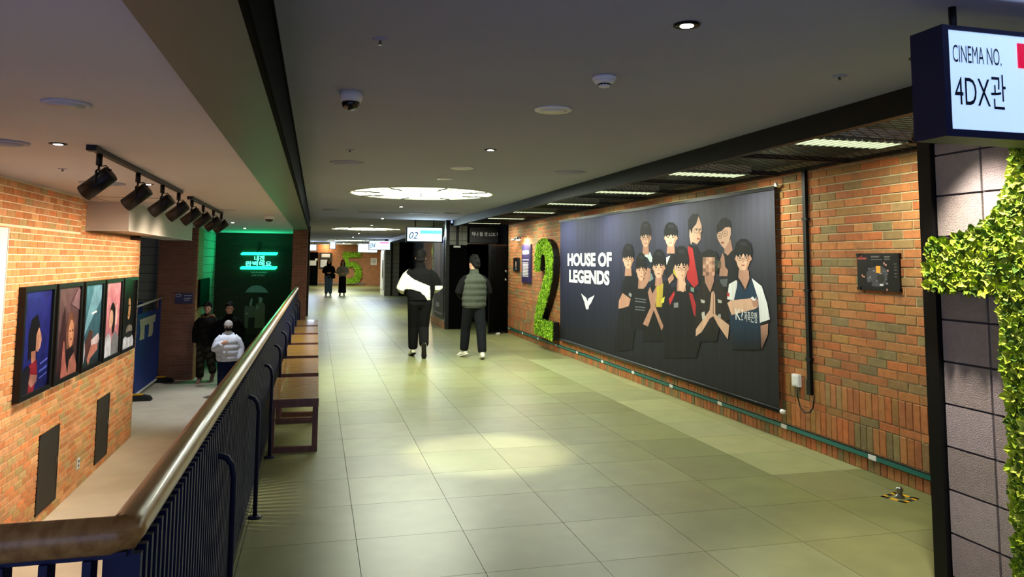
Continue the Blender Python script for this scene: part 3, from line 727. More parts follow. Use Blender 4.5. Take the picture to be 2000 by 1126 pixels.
for c in [c for c in t.children if c.name.startswith('socket')]: pass
for c, zz in zip([c for c in t.children if c.name.startswith('socket')], (.035, .085)): c.location = (.012, 0, zz); c.rotation_euler.y = math.pi/2
t = thing('white_board', 'white board edge on the brick wall at the left picture edge', 'board', (XL, 7.0, .4))
MB().box(.021, .04, -.51, .51, 0, 1.395).build('panel', 'white_plastic', t); MB().box(.021, .045, .5, .515, 0, 1.395).build('edge_strip', 'white_paint', t)

# ------------------------------------------------------------------ neon sign and mural on the lobby wall
YN = 21.5
ns = thing('neon_sign', 'green neon sign with Korean lettering between two bars on the dark brick wall', 'neon sign', (0, YN, 0))
def fN(u, v, d=-.06): x, z = ay(u, v, YN-.05); return (x, d, z)
def crop_n(x, y): return (462+x/17.32, 485+y/17.32)
for (ya, yb, sh) in ((140, 215, 0), (612, 700, -25)):
    p = MB(); pts = [fN(*crop_n(x+sh, y)) for x, y in [(150, (ya+yb)/2+8), (205, ya), (1395, ya+8), (1380, (ya+yb)/2), (1335, yb-4), (170, yb-10), (150, (ya+yb)/2+8)]]
    p.tube(pts, .012, 8); p.build('neon_bar', 'neon', ns, True)
    p = MB(); p.tube([fN(*crop_n(x+sh, (ya+yb)/2+4)) for x in (190, 1370)], .016, 8); p.build('neon_bar_core', 'neon', ns, True)
xa, za_ = ay(*crop_n(585, 400), YN-.05); xb, _ = ay(*crop_n(945, 400), YN-.05)
text_mesh('neon_lettering', '내겐', .15, 'neon_white', lambda a, c: (xa+a*(xb-xa)/.27, -.06, za_+c*1.0), parent=ns, offset=.003)
xa2, za2 = ay(*crop_n(290, 580), YN-.05); xb2, _ = ay(*crop_n(1200, 580), YN-.05)
text_mesh('neon_lettering', '완벽해요', .15, 'neon_white', lambda a, c: (xa2+a*(xb2-xa2)/.56, -.06, za2+c*1.0), parent=ns, offset=.003)
for k, (s_, u0, u1, v) in enumerate((('TO ME YOU ARE PERFECT', 475, 1120, 835), ('LOVE ACTUALLY', 510, 1065, 930))):
    xc, zc_ = ay(*crop_n(u0, v), YN-.02); xd, _ = ay(*crop_n(u1, v), YN-.02)
    text_mesh('small_lettering', s_, .06, 'white_ink', lambda a, c, xc=xc, xd=xd, zc_=zc_, s_=s_: (xc+a*(xd-xc)/(.80 if 'ME' in s_ else .56), -.012, zc_+c), parent=ns)
p = MB(); p.tube([fN(507, 472, -.03), fN(507, 488, -.03), fN(503, 492, -.06)], .03, 8); p.build('cable_drop', 'black_satin', ns, True)
lamp('neon_glow', 'AREA', 17, (.02, 1, .35), ns, (fN(507, 510)[0], -.16, fN(507, 510)[2]), (0, -1, 0.5), shape='RECTANGLE', size=.9, size_y=.3)
lamp('neon_glow_wall', 'AREA', .5, (.02, 1, .40), ns, (fN(507, 510)[0], -.2, fN(507, 510)[2]), (0, 1, 0), shape='RECTANGLE', size=.8, size_y=.3)
mu = thing('wall_mural', 'pale mural of an embracing couple under an umbrella on the dark brick wall', 'mural', (0, YN, 0))
def fm(a, c, d): x, z = ay(a, c, YN); return (x, -.003-d, z)
def cm(pts): return [(440+x/6.62, 470+y/6.62) for x, y in pts]
b = MB()
b.flat(cm([(258, 665), (290, 620), (340, 585), (400, 572), (460, 582), (520, 620), (558, 668)]), fm, 0, hexc('#8f9aa6'))
b.build('umbrella', 'print', mu)
b = MB()
b.flat(cm([(250, 850), (280, 838), (310, 850), (340, 830), (380, 850), (390, 990), (300, 1000), (295, 1126), (250, 1126), (245, 950)]), fm, .0005, hexc('#6c655b'))
b.flat(cm([(395, 820), (440, 790), (490, 795), (517, 840), (512, 960), (505, 1126), (375, 1126), (372, 960)]), fm, .001, hexc('#7a6d5c'))
b.flat(cm([(310, 790), (330, 750), (355, 740), (352, 790), (335, 840), (312, 840)]), fm, .0015, hexc('#9aa29e')); b.flat(cm([(430, 760), (432, 720), (470, 715), (485, 750), (470, 800), (440, 800)]), fm, .0015, hexc('#a3aaa4'))
b.flat(cm([(400, 850), (420, 830), (430, 860), (408, 890)]), fm, .002, hexc('#9aa29e')); b.flat(cm([(258, 940), (280, 925), (300, 940), (280, 955)]), fm, .002, hexc('#9aa29e'))
b.flat(cm([(300, 830), (296, 760), (325, 715), (352, 735), (330, 752), (316, 800)]), fm, .0025, hexc('#0d0d0d')); b.flat(cm([(428, 730), (440, 690), (480, 685), (500, 720), (488, 750), (468, 728)]), fm, .0025, hexc('#0d0d0d'))
b.flat(cm([(300, 995), (385, 990), (372, 1126), (292, 1126)]), fm, .003, hexc('#0b0b0c'))
b.build('couple', 'print', mu)
b = MB(); b.flat([(476, 652), (518, 652), (514, 730), (480, 730)], fm, .0005, hexc('#08080a')); b.build('trousers', 'print', mu)
# wall panels in the lobby
t = thing('dark_screen', 'tall black screen on the green lit block wall in the lobby', 'screen', (-2.63, 20.4, .5))
ya, zt_ = ax(388, 545, -2.62); yb, zb_ = ax(405, 592, -2.62)
MB().box(.021, .05, ya-20.4, yb-20.4, zb_-.5, zt_-.5).build('screen', 'black_panel', t); MB().box(.05, .056, ya-20.35, yb-20.45, zb_-.46, zt_-.54).build('glass', 'black_panel', t)
xa, zt_ = ay(343, 572, 18.48); xb, zb_ = ay(376, 592, 18.48)
t = thing('direction_sign', 'dark sign with a white ticket symbol on the purple brick pillar', 'sign', ((xa+xb)/2, 18.5, zb_))
hw = (xb-xa)/2
MB().box(-hw, hw, -.03, 0, 0, zt_-zb_).build('board', 'purple_panel', t)
p = MB(); n = 16; p.tube([(-.12+.055*math.cos(2*math.pi*k/n), -.032, .18+.028*math.sin(2*math.pi*k/n)) for k in range(n+1)], .006, 5); p.build('symbol', 'white_ink', t)
for zz, w in ((.18, .17), (.12, .15), (.08, .12)): MB().box(.0, w, -.033, -.03, zz-.012, zz).build('text_line', 'white_ink', t)
# blue barrier fence
fx = thing('blue_barrier', 'blue banner barrier closing the side opening of the lower lobby', 'barrier', (-3.35, 17.2, ZF))
MB().box(-.01, .01, -1.15, 1.1, .1, 1.62).build('banner', 'blue_banner', fx)
for yy in (-1.15, 1.1):
    p = MB(); p.tube([(0, yy, 0), (0, yy, 1.8)], .025, 8); p.build('post', 'blue_banner', fx, True)
    for s_ in (0, 1):
        p = MB(); p.prism([(-.3, 0), (.35, 0), (.3, .07), (.12, .11), (-.1, .11), (-.26, .07)], lambda a, c, d, yy=yy: (a, yy+d, c), -.12+s_*.13, -.01+s_*.13); p.build('foot_weight', 'rubber_black', fx)
    p = MB(); p.box(-.2, .2, yy-.1, yy-.02, .11, .13); p.build('tape', 'yellow_tape', fx)
p = MB(); p.tube([(.02, -1.3, 1.78), (.02, 1.2, 1.84)], .022, 8); p.build('top_bar', 'white_paint', fx, True)
MB().box(.0, .03, -1.15, 1.1, .06, .1).build('bottom_bar', 'white_paint', fx)
def ff(a, c, d): y, z = ax(a, c, -3.335); return (.015+d, y-17.3, z-ZF)
def cf(pts): return [(255+x/9.38, 560+y/9.38) for x, y in pts]
for poly in ([(190, 595), (478, 490), (462, 625), (425, 640), (362, 662), (272, 700), (200, 730)], [(205, 720), (275, 695), (268, 940), (180, 970), (190, 900)], [(358, 660), (430, 635), (425, 800), (405, 880), (335, 905), (352, 820)]):
    b = MB(); b.prism(cf(poly), ff, 0, .004, hexc('#b9b39c')); b.build('notice_strip', 'print', fx)
t = thing('blue_display', 'small blue display stand behind the barrier in the lobby', 'display stand', (-4.25, 18.3, ZF))
MB().box(-.45, .55, -.02, .02, 1.0, 1.75).build('panel', 'blue_banner', t); MB().box(-.15, .2, -.026, -.02, 1.2, 1.55).build('paper', 'white_ink', t)
for xx in (-.4, .3):
    p = MB(); p.tube([(xx, 0, 0), (xx, 0, 1.8)], .015, 8); p.build('post', 'steel', t, True)
p = MB(); p.tube([(-.42, 0, 1.85), (.32, 0, 1.85)], .015, 8); p.build('top_bar', 'steel', t, True)

# ------------------------------------------------------------------ moss numerals
def inside(p, poly):
    x, y = p; r = False; n = len(poly)
    for i in range(n):
        x1, y1 = poly[i]; x2, y2 = poly[(i+1) % n]
        if (y1 > y) != (y2 > y) and x < (x2-x1)*(y-y1)/(y2-y1)+x1: r = not r
    return r
MG = [hexc(h) for h in ('#93c824', '#a8d82e', '#7cb01e', '#bde244', '#659418')]
MY = [hexc(h) for h in ('#b9cf2a', '#cfdf3c', '#9cbb22', '#7d9f1c', '#dbe858', '#56781a')]
def moss_fill(poly, fn, n, size, pal, lump, parent, depth=.03):
    """small curled leaves over the outline; fn(a,b,d) with d outwards"""
    b = MB(); xs = [p[0] for p in poly]; ys = [p[1] for p in poly]; k = 0; rnd = random.random
    while k < n:
        a, c = random.uniform(min(xs), max(xs)), random.uniform(min(ys), max(ys))
        if not inside((a, c), poly): continue
        k += 1; d0 = random.uniform(.2, 1)*depth; cc_ = random.choice(pal)
        for q in range(lump):
            an = random.uniform(0, 2*math.pi); s = size*random.uniform(.6, 1.2); tl = random.uniform(.15, .9)
            ux, uy = math.cos(an), math.sin(an); vx, vy = -uy, ux
            col = vary(cc_, .25); col2 = tuple(x*.6 for x in col[:3])+(1,)
            P = [fn(a, c, d0-.4*s), fn(a+ux*s*.5+vx*s*.42, c+uy*s*.5+vy*s*.42, d0+s*.35*tl), fn(a+ux*s, c+uy*s, d0+s*tl*.5), fn(a+ux*s*.5-vx*s*.42, c+uy*s*.5-vy*s*.42, d0+s*.35*tl)]
            b.add(P, [(0, 1, 2), (0, 2, 3)], [col2, col, col, col])
    return tag(b.build('moss', 'moss', parent), kind='stuff')
# numeral 2
P2 = [(283, 385), (285, 300), (292, 210), (305, 160), (330, 125), (358, 112), (390, 118), (415, 150), (432, 200), (440, 260), (440, 330), (436, 420), (425, 500), (405, 590), (375, 690), (355, 750), (342, 797),
      (440, 820), (438, 975), (280, 910), (285, 800), (300, 700), (320, 600), (345, 520), (365, 450), (378, 390), (380, 320), (375, 260), (365, 238), (350, 235), (340, 255), (333, 310), (330, 385)]
P2 = [ax(980+x/4.33, 440+y/4.33, 3.9) for x, y in P2]
t = thing('moss_numeral', 'tall green moss numeral two with deep black sides beside the banner', 'wall numeral', (3.9, 12.9, .2), 0)
def f2(a, c, d): return (d, a-12.9, c-.2)
b = MB(); b.prism(P2, f2, 0, .098); b.build('case', 'black_satin', t)
b = MB(); b.prism(P2, f2, -.004, -.001); b.build('backing', 'dark_grille', t)
moss_fill(P2, lambda a, c, d: f2(a, c, -d), 5200, .032, MG, 2, t, .02)
# numeral 5 on the far wall
S5 = [(530, 415), (757, 415), (757, 475), (600, 478), (597, 545), (650, 537), (710, 552), (755, 600), (772, 670), (762, 740), (725, 795), (660, 815), (580, 808), (582, 752), (630, 755), (672, 735), (690, 680), (680, 620), (645, 592), (600, 600), (590, 612), (532, 602)]
S5 = [ay(590+x/6.625, 430+y/6.625, 47.2) for x, y in S5]
t = thing('moss_numeral', 'green moss numeral five on the far brick wall behind two women', 'wall numeral', (2, 47.2, .2), 0)
def f5(a, c, d): return (a-2, d, c-.2)
b = MB(); b.prism(S5, f5, 0, .125); b.build('case', 'black_satin', t)
moss_fill(S5, lambda a, c, d: f5(a, c, -d), 2200, .07, MG, 1, t, .03)
# numeral in the second bay (seen edge-on)
t = thing('moss_numeral', 'moss numeral seen edge-on on the brick wall beyond the 02 sign', 'wall numeral', (3.85, 25.5, .2), 0)
S3 = [(.9, 1.6), (.75, 1.85), (.4, 1.85), (.05, 1.6), (.05, 1.2), (.3, .95), (.0, .7), (.0, .25), (.4, .0), (.8, .05), (1.0, .35), (.7, .4), (.5, .25), (.3, .35), (.3, .7), (.6, .85), (.6, 1.05), (.32, 1.25), (.35, 1.55), (.6, 1.6), (.65, 1.45)]
b = MB(); b.prism(S3, lambda a, c, d: (d, a-.5, c), 0, .145); b.build('case', 'black_satin', t)
moss_fill(S3, lambda a, c, d: (-d, a-.5, c), 900, .06, MG, 1, t, .03)
lamp('numeral_lamp', 'POINT', 30, (1, .78, .5), t, (-.1, .2, 2.0), shadow_soft_size=.05)
# numeral 1 on the near block wall
P1 = [(3.06, 1.656), (2.95, 1.662), (2.86, 1.676), (2.777, 1.702), (2.72, 1.735), (2.667, 1.777), (2.625, 1.83), (2.598, 1.884), (2.575, 1.95), (2.565, 2.04), (2.56, 2.12), (2.2, 2.12), (2.2, .1), (2.652, .1), (2.65, .92), (2.655, 1.265), (2.669, 1.405), (3.06, 1.414)]
t = thing('moss_numeral', 'large bushy yellow-green moss numeral on the grey block wall at the right edge', 'wall numeral', (2.95, 2.6, .1), 0)
def f1(a, c, d): return (d, a-2.6, c-.1)
b = MB(); b.prism(P1, f1, -.05, -.022); b.build('case', 'black_satin', t)
def inset(poly, d):
    n = len(poly); o = []; A = sum(poly[i][0]*poly[(i+1) % n][1]-poly[(i+1) % n][0]*poly[i][1] for i in range(n)); sg = 1 if A > 0 else -1
    for i in range(n):
        p0, p1, p2 = Vector(poly[i-1]), Vector(poly[i]), Vector(poly[(i+1) % n])
        n1 = Vector((-(p1-p0).y, (p1-p0).x)).normalized()*sg; n2 = Vector((-(p2-p1).y, (p2-p1).x)).normalized()*sg
        m = (n1+n2); m = m.normalized() if m.length > 1e-6 else n1
        o.append(tuple(p1+m*d/max(.4, m.dot(n1))))
    return o
moss_fill(inset(P1, .012), lambda a, c, d: f1(a, c, -.05-d), 5200, .034, MY, 5, t, .045)

# ------------------------------------------------------------------ the long banner
XP = 3.965
bn = thing('wall_banner', 'long dark printed banner with players and the words House of Legends on the brick wall', 'banner', (XP, 9.04, .24))
def fb_(u, v, d): y, z = ax(u, v, XP-.001); return (-d, y-9.04, z-.24)
YA, YB, ZA, ZB = 5.95, 12.135, .255, 2.2
b = MB(); nx, nz = 24, 10; vs = []; cs = []
top_l, top_r, mid, low = hexc('#33365e'), hexc('#4a4a56'), hexc('#22243f'), hexc('#101116')
def lerp(a, c, t): return tuple(a[i]+(c[i]-a[i])*t for i in range(4))
for i in range(nz+1):
    for k in range(nx+1):
        s_ = k/nx; q = i/nz
        top = lerp(top_r, top_l, s_); m_ = lerp(hexc('#26272f'), mid, s_)
        c = lerp(low, m_, min(1, q/.55)) if q < .55 else lerp(m_, top, (q-.55)/.45)
        vs.append((0, YA+(YB-YA)*s_-9.04, ZA+(ZB-ZA)*q-.24)); cs.append(c)
b.add(vs, [(i*(nx+1)+k, i*(nx+1)+k+1, (i+1)*(nx+1)+k+1, (i+1)*(nx+1)+k) for i in range(nz) for k in range(nx)], cs)
sh = b.build('sheet', 'banner_print', bn)
MB().box(-.014, .014, YA-9.04-.02, YB-9.04+.02, ZB-.24-.005, ZB-.24+.028).build('top_bar', 'black_satin', bn)
p = MB(); p.tube([(0, YA-9.04-.03, ZA-.24-.005), (0, YB-9.04+.02, ZA-.24-.005)], .022, 12); p.build('bottom_roller', 'black_satin', bn, True)
p = MB(); p.tube([(0, YA-9.04-.07, ZA-.24-.005), (0, YA-9.04-.03, ZA-.24-.005)], .02, 12); p.build('end_cap', 'white_plastic', bn, True)
p = MB(); p.prism([(-.03, 0), (.03, 0), (.0, .04)], lambda a, c, d: (d, YA-9.04-.03+a, ZB-.24+.02+c), -.01, .01); p.build('corner_clip', 'white_plastic', bn)
def cp(pts): return [(1190+x/3.753, 400+y/3.753) for x, y in pts]
fig = {'d': 0.002}
def shape(mb, pts, col, fade=None):
    fig['d'] += .00002; q = cp(pts); c = hexc(col)
    if fade:
        y0, y1 = fade; cols = []
        for x, y in pts:
            t_ = min(1, max(0, (y-y0)/(y1-y0))); cols.append(lerp(c, hexc('#0b0c10'), t_))
        mb.flat(q, fb_, fig['d'], cols)
    else: mb.flat(q, fb_, fig['d'], c)
def ring(mb, cx, cy, rx, ry, w, col):
    n = 16
    for k in range(n):
        a, e = 2*math.pi*k/n, 2*math.pi*(k+1)/n
        shape(mb, [(cx+rx*math.cos(a), cy+ry*math.sin(a)), (cx+rx*math.cos(e), cy+ry*math.sin(e)), (cx+(rx-w)*math.cos(e), cy+(ry-w)*math.sin(e)), (cx+(rx-w)*math.cos(a), cy+(ry-w)*math.sin(a))], col)
        fig['d'] -= .00002
    fig['d'] += .00002
SKN, SKS, HR = '#d3ab92', '#b08470', '#0b0b0d'
def face(mb, cx, cy, rx, ry, glasses=False, turn=0.0, hair=1.0):
    """printed head: cy is the middle of the face, hair above"""
    shape(mb, [(cx-rx*.55, cy+ry*.6), (cx+rx*.55, cy+ry*.6), (cx+rx*.7, cy+ry*1.75), (cx-rx*.7, cy+ry*1.75)], SKS)
    shape(mb, ell(cx-rx*1.0, cy+ry*.02, rx*.16, ry*.2, 10), SKS); shape(mb, ell(cx+rx*1.0, cy+ry*.02, rx*.16, ry*.2, 10), SKS)
    shape(mb, [(cx-rx, cy-ry*.6), (cx-rx*.98, cy+ry*.15), (cx-rx*.72, cy+ry*.68), (cx-rx*.3, cy+ry*.97), (cx+rx*.2, cy+ry*.97), (cx+rx*.7, cy+ry*.66), (cx+rx*.98, cy+ry*.12), (cx+rx, cy-ry*.6)], SKN)
    shape(mb, [(cx+rx*.55, cy-ry*.5), (cx+rx, cy-ry*.5), (cx+rx*.98, cy+ry*.12), (cx+rx*.7, cy+ry*.66), (cx+rx*.3, cy+ry*.95), (cx+rx*.5, cy+ry*.4)], '#b4866d')
    t = turn*rx
    for s in (-1, 1):
        shape(mb, ell(cx+t+s*rx*.42, cy-ry*.02, rx*.17, ry*.055, 10), '#2a1c18'); shape(mb, [(cx+t+s*rx*.42-rx*.24, cy-ry*.18), (cx+t+s*rx*.42+rx*.24, cy-ry*.2), (cx+t+s*rx*.42+rx*.22, cy-ry*.14), (cx+t+s*rx*.42-rx*.22, cy-ry*.13)], '#241a18')
        if glasses: ring(mb, cx+t+s*rx*.45, cy+ry*.0, rx*.38, ry*.2, rx*.06, '#3a332f')
    shape(mb, [(cx+t-rx*.06, cy+ry*.0), (cx+t+rx*.08, cy+ry*.0), (cx+t+rx*.16, cy+ry*.34), (cx+t-rx*.12, cy+ry*.34)], '#b58770')
    shape(mb, ell(cx+t, cy+ry*.58, rx*.26, ry*.06, 10), '#a0564c')
    h = hair
    shape(mb, [(cx-rx*1.12, cy+ry*.0), (cx-rx*1.22, cy-ry*.7*h), (cx-rx*.95, cy-ry*1.35*h), (cx-rx*.35, cy-ry*1.72*h), (cx+rx*.4, cy-ry*1.7*h), (cx+rx*1.0, cy-ry*1.3*h), (cx+rx*1.22, cy-ry*.6*h), (cx+rx*1.1, cy+ry*.0), (cx+rx*.92, cy-ry*.3), (cx+rx*.7, cy-ry*.12), (cx+rx*.5, cy-ry*.34), (cx+rx*.3, cy-ry*.1), (cx+rx*.02, cy-ry*.38), (cx-rx*.25, cy-ry*.12), (cx-rx*.45, cy-ry*.3), (cx-rx*.7, cy-ry*.08), (cx-rx*.95, cy-ry*.25)], HR)
    shape(mb, [(cx-rx*.5, cy-ry*1.4*h), (cx+rx*.3, cy-ry*1.45*h), (cx+rx*.6, cy-ry*1.1*h), (cx-rx*.3, cy-ry*1.15*h)], '#22232a')
figs = []
def fig_new(): m_ = MB(); figs.append(m_); return m_
BK_, NV = '#121318', '#14202e'
m = fig_new()  # back row 1
shape(m, [(190, 420), (240, 350), (300, 345), (335, 400), (345, 640), (200, 640)], NV); shape(m, [(252, 372), (300, 345), (325, 415), (300, 420), (280, 385)], '#c3d2d4'); face(m, 268, 240, 35, 70, True)
shape(m, [(255, 520), (310, 500), (325, 540), (300, 560), (265, 560)], '#7d8c90')
m = fig_new()  # back row 2
shape(m, [(405, 500), (425, 385), (455, 340), (492, 300), (520, 350), (530, 520), (440, 580)], BK_); shape(m, [(418, 385), (448, 370), (420, 440)], '#cdd2cc'); face(m, 452, 240, 43, 66, False, -.05); shape(m, [(470, 470), (500, 460), (500, 540), (470, 500)], '#b5a83a'); shape(m, [(430, 540), (465, 500), (475, 540), (440, 580)], SKS)
m = fig_new()  # back row 3, profile
shape(m, [(585, 290), (640, 300), (700, 400), (705, 560), (650, 600), (600, 500)], BK_); shape(m, [(578, 300), (612, 318), (655, 575), (622, 608), (570, 540), (576, 400)], '#b52a2c')
shape(m, [(590, 180), (618, 140), (655, 78), (678, 150), (680, 185), (670, 210), (672, 250), (645, 288), (610, 270), (600, 290), (588, 230)], SKN); shape(m, [(582, 200), (578, 110), (610, 66), (650, 62), (672, 110), (655, 84), (638, 140), (612, 172), (606, 215), (592, 175)], HR)
for s in (640, 668): shape(m, ell(s, 182, 8, 5, 8), '#2a1c18')
ring(m, 640, 188, 20, 20, 3, '#4a3d36'); ring(m, 672, 186, 12, 18, 3, '#4a3d36'); shape(m, ell(655, 248, 14, 6, 8), '#9a5148'); shape(m, [(662, 190), (676, 218), (660, 222)], '#b08069')
m = fig_new()  # back row 4, tilted head
shape(m, [(815, 420), (850, 345), (900, 320), (945, 370), (950, 480), (900, 640), (825, 640)], BK_); shape(m, [(845, 310), (890, 250), (905, 330), (870, 370), (845, 350)], SKS)
shape(m, [(788, 215), (815, 180), (862, 158), (892, 165), (892, 215), (880, 265), (848, 322), (825, 300), (795, 250)], SKN); shape(m, [(786, 214), (790, 150), (815, 105), (855, 90), (890, 120), (898, 175), (880, 160), (850, 165), (825, 190), (800, 200)], HR)
ring(m, 806, 228, 18, 22, 3, '#4a3d36'); ring(m, 850, 208, 20, 22, 3, '#4a3d36'); shape(m, ell(832, 276, 13, 8, 8), '#9a5148'); shape(m, ell(808, 228, 6, 4, 8), '#2a1c18'); shape(m, ell(850, 208, 6, 4, 8), '#2a1c18')
shape(m, [(808, 520), (815, 400), (832, 350), (845, 380), (850, 450), (872, 480), (866, 522)], SKS); shape(m, [(812, 545), (870, 540), (860, 600), (815, 595)], '#5b5e62')
m = fig_new()  # far left, folded arms
shape(m, [(75, 720), (100, 560), (135, 500), (180, 470), (215, 560), (210, 760), (170, 800), (85, 800)], BK_); face(m, 140, 400, 36, 68, True); shape(m, [(68, 760), (72, 700), (98, 645), (162, 690), (142, 742), (95, 756)], SKS); shape(m, [(70, 800), (210, 790), (170, 1060), (30, 1080)], '#15161b', (800, 1050)); shape(m, [(150, 640), (175, 660), (165, 680), (142, 660)], '#8a8d92')
m = fig_new()  # front 1
shape(m, [(140, 760), (185, 580), (225, 565), (270, 600), (310, 690), (320, 900), (260, 920), (160, 900)], '#101216', (800, 920)); face(m, 234, 480, 32, 76, False, .1); shape(m, [(245, 590), (262, 520), (282, 458), (305, 470), (302, 540), (262, 606)], SKS)
for yy in (680, 700, 740, 760): shape(m, [(190, yy), (270, yy+10), (270, yy+18), (190, yy+8)], '#5e646c')
m = fig_new()  # front 2
shape(m, [(295, 620), (335, 560), (425, 555), (470, 640), (460, 900), (440, 1000), (250, 1000), (255, 800)], '#101114', (850, 1000)); face(m, 365, 458, 41, 78, False, -.05); shape(m, [(342, 600), (398, 575), (388, 748), (343, 748)], '#b9a23c'); shape(m, [(385, 690), (408, 670), (402, 715), (380, 722)], '#d3d04a')
shape(m, [(285, 640), (300, 600), (318, 650), (345, 600), (350, 650), (338, 740), (400, 890), (385, 920), (328, 770), (285, 890), (248, 872), (306, 745)], SKS)
m = fig_new()  # front 3
shape(m, [(425, 660), (478, 596), (530, 650), (592, 575), (660, 640), (690, 940), (640, 1120), (400, 1120), (395, 900)], '#0f1013', (850, 1100)); face(m, 530, 460, 48, 98, True, 0, .95); shape(m, [(438, 690), (478, 630), (482, 655), (447, 735)], '#b42a30'); shape(m, [(585, 640), (612, 650), (668, 830), (660, 860), (620, 800)], '#a8262c'); shape(m, [(476, 718), (508, 712), (508, 750), (476, 752)], '#7c7f84')
shape(m, [(508, 620), (510, 560), (518, 485), (531, 482), (536, 545), (566, 575), (545, 640)], SKN); shape(m, [(600, 600), (625, 610), (622, 640), (598, 630)], '#7b8f8a')
m = fig_new()  # front 4, blurred face
shape(m, [(640, 660), (690, 540), (740, 640), (795, 535), (875, 660), (890, 840), (815, 870), (790, 1000), (650, 1000), (630, 880)], '#231d18', (850, 1000)); shape(m, [(700, 520), (770, 500), (770, 560), (742, 640), (705, 570)], SKS)
shape(m, [(665, 400), (680, 350), (730, 325), (785, 345), (810, 400), (800, 500), (770, 500), (690, 490)], '#15130f')
cols = ['#8f6f60', '#c79a80', '#d7ae94', '#b98d74', '#a87d66', '#d9b49c', '#c29078', '#946a58', '#caa08a', '#b07f6a', '#d2a68e', '#bf957e', '#8a6756', '#b88872', '#ca9c84', '#a9745f', '#c08c76', '#7d5a4c', '#b0816c', '#cfa089']
q = 0
for r_ in range(5):
    for c_ in range(4): x_ = 688+c_*22; y_ = 382+r_*27; shape(m, [(x_, y_), (x_+22, y_), (x_+22, y_+27), (x_, y_+27)], cols[q]); q += 1
for (x_, y_, c_) in ((776, 400, '#2c3a30'), (776, 425, '#3a4436'), (798, 410, '#55493e'), (776, 450, '#23301f'), (798, 436, '#6a5448')): shape(m, [(x_, y_), (x_+22, y_), (x_+22, y_+27), (x_, y_+27)], c_)
shape(m, [(768, 630), (778, 660), (780, 800), (882, 880), (872, 985), (800, 880), (766, 815), (740, 830), (680, 930), (636, 962), (638, 910), (738, 770), (752, 640)], SKN); shape(m, [(764, 640), (768, 640), (768, 800), (762, 800)], '#8a604e')
for x_ in (690, 815): shape(m, [(x_-18, 690), (x_+14, 700), (x_+10, 720), (x_-14, 716)], '#b9b9b2')
shape(m, [(678, 790), (700, 780), (706, 830), (684, 840)], '#c3c1b8'); shape(m, [(800, 800), (820, 800), (820, 830), (800, 830)], '#a7a59a')
m = fig_new()  # front 5, navy and white shirt
shape(m, [(878, 720), (905, 590), (955, 535), (1000, 625), (1050, 535), (1105, 600), (1130, 880), (1110, 1060), (900, 1060), (890, 850)], '#17324a', (850, 1060)); shape(m, [(866, 690), (880, 580), (942, 545), (938, 600), (915, 700)], '#d9dcdc'); shape(m, [(1046, 535), (1120, 595), (1160, 720), (1182, 850), (1108, 880), (1095, 690)], '#dfe2e6'); shape(m, [(1108, 862), (1181, 838), (1182, 852), (1108, 880)], '#15181e')
face(m, 985, 390, 54, 90, True, 0, .92); shape(m, [(955, 480), (1025, 480), (1030, 540), (1000, 618), (960, 545)], SKS); shape(m, [(930, 545), (950, 530), (998, 620), (985, 612)], '#101418'); shape(m, [(1050, 538), (1032, 530), (1000, 620), (1015, 608)], '#101418')
shape(m, [(868, 718), (892, 700), (1050, 682), (1092, 690), (1096, 745), (1070, 762), (900, 806)], SKN); shape(m, [(1040, 690), (1090, 690), (1096, 745), (1060, 750)], SKS); shape(m, [(1112, 885), (1168, 868), (1165, 950), (1118, 1066)], SKS, (900, 1090)); shape(m, [(866, 640), (884, 645), (884, 672), (868, 668)], '#b8343a')
shape(m, [(1040, 680), (1055, 670), (1070, 690), (1085, 668), (1072, 700), (1055, 700)], '#dfe2e6')
for i, m in enumerate(figs): m.build('printed_player', 'banner_print', bn)
def banner_text(body, p0, p1, h_px, m_, lift, **k):
    (y0, z0), (y1, z1) = ax(*p0, XP), ax(*p1, XP)
    o = text_mesh('lettering', body, 1.0, m_, lambda a, c: (a, c, 0), parent=bn, **k)
    xs = [v.co.x for v in o.data.vertices]; ys = [v.co.y for v in o.data.vertices]; w = max(xs)-min(xs); hh = max(ys)-min(ys); L = y1-y0
    zh = h_px
    for v in o.data.vertices:
        s_ = (v.co.x-min(xs))/w; v.co = Vector((-lift, y0+L*s_-9.04, z0+(z1-z0)*s_+(v.co.y-min(ys))/hh*zh-.24))
    return o
mat('letter_print', '#e9ecec', .5)
banner_text('HOUSE OF', (1109, 519), (1195, 521), .205, 'letter_print', .0035, offset=.045)
banner_text('LEGENDS', (1112, 551), (1191, 557), .205, 'letter_print', .0035, offset=.045)
banner_text('저축은행', (1455, 627), (1480, 631), .1, 'letter_print', .0065)
banner_text('K?', (1438, 624), (1453, 626), .11, 'letter_print', .0065)
b = MB()
def ce(pts): return [(1080+x/4.023, 420+y/4.023) for x, y in pts]
b.flat(ce([(222, 614), (262, 648), (284, 704), (280, 738), (262, 738), (248, 680)]), fb_, .0035, hexc('#e6e9e2')); b.flat(ce([(328, 628), (280, 654), (272, 690), (264, 738), (276, 720), (300, 690)]), fb_, .0037, hexc('#e6e9e2'))
b.build('emblem', 'print', bn)

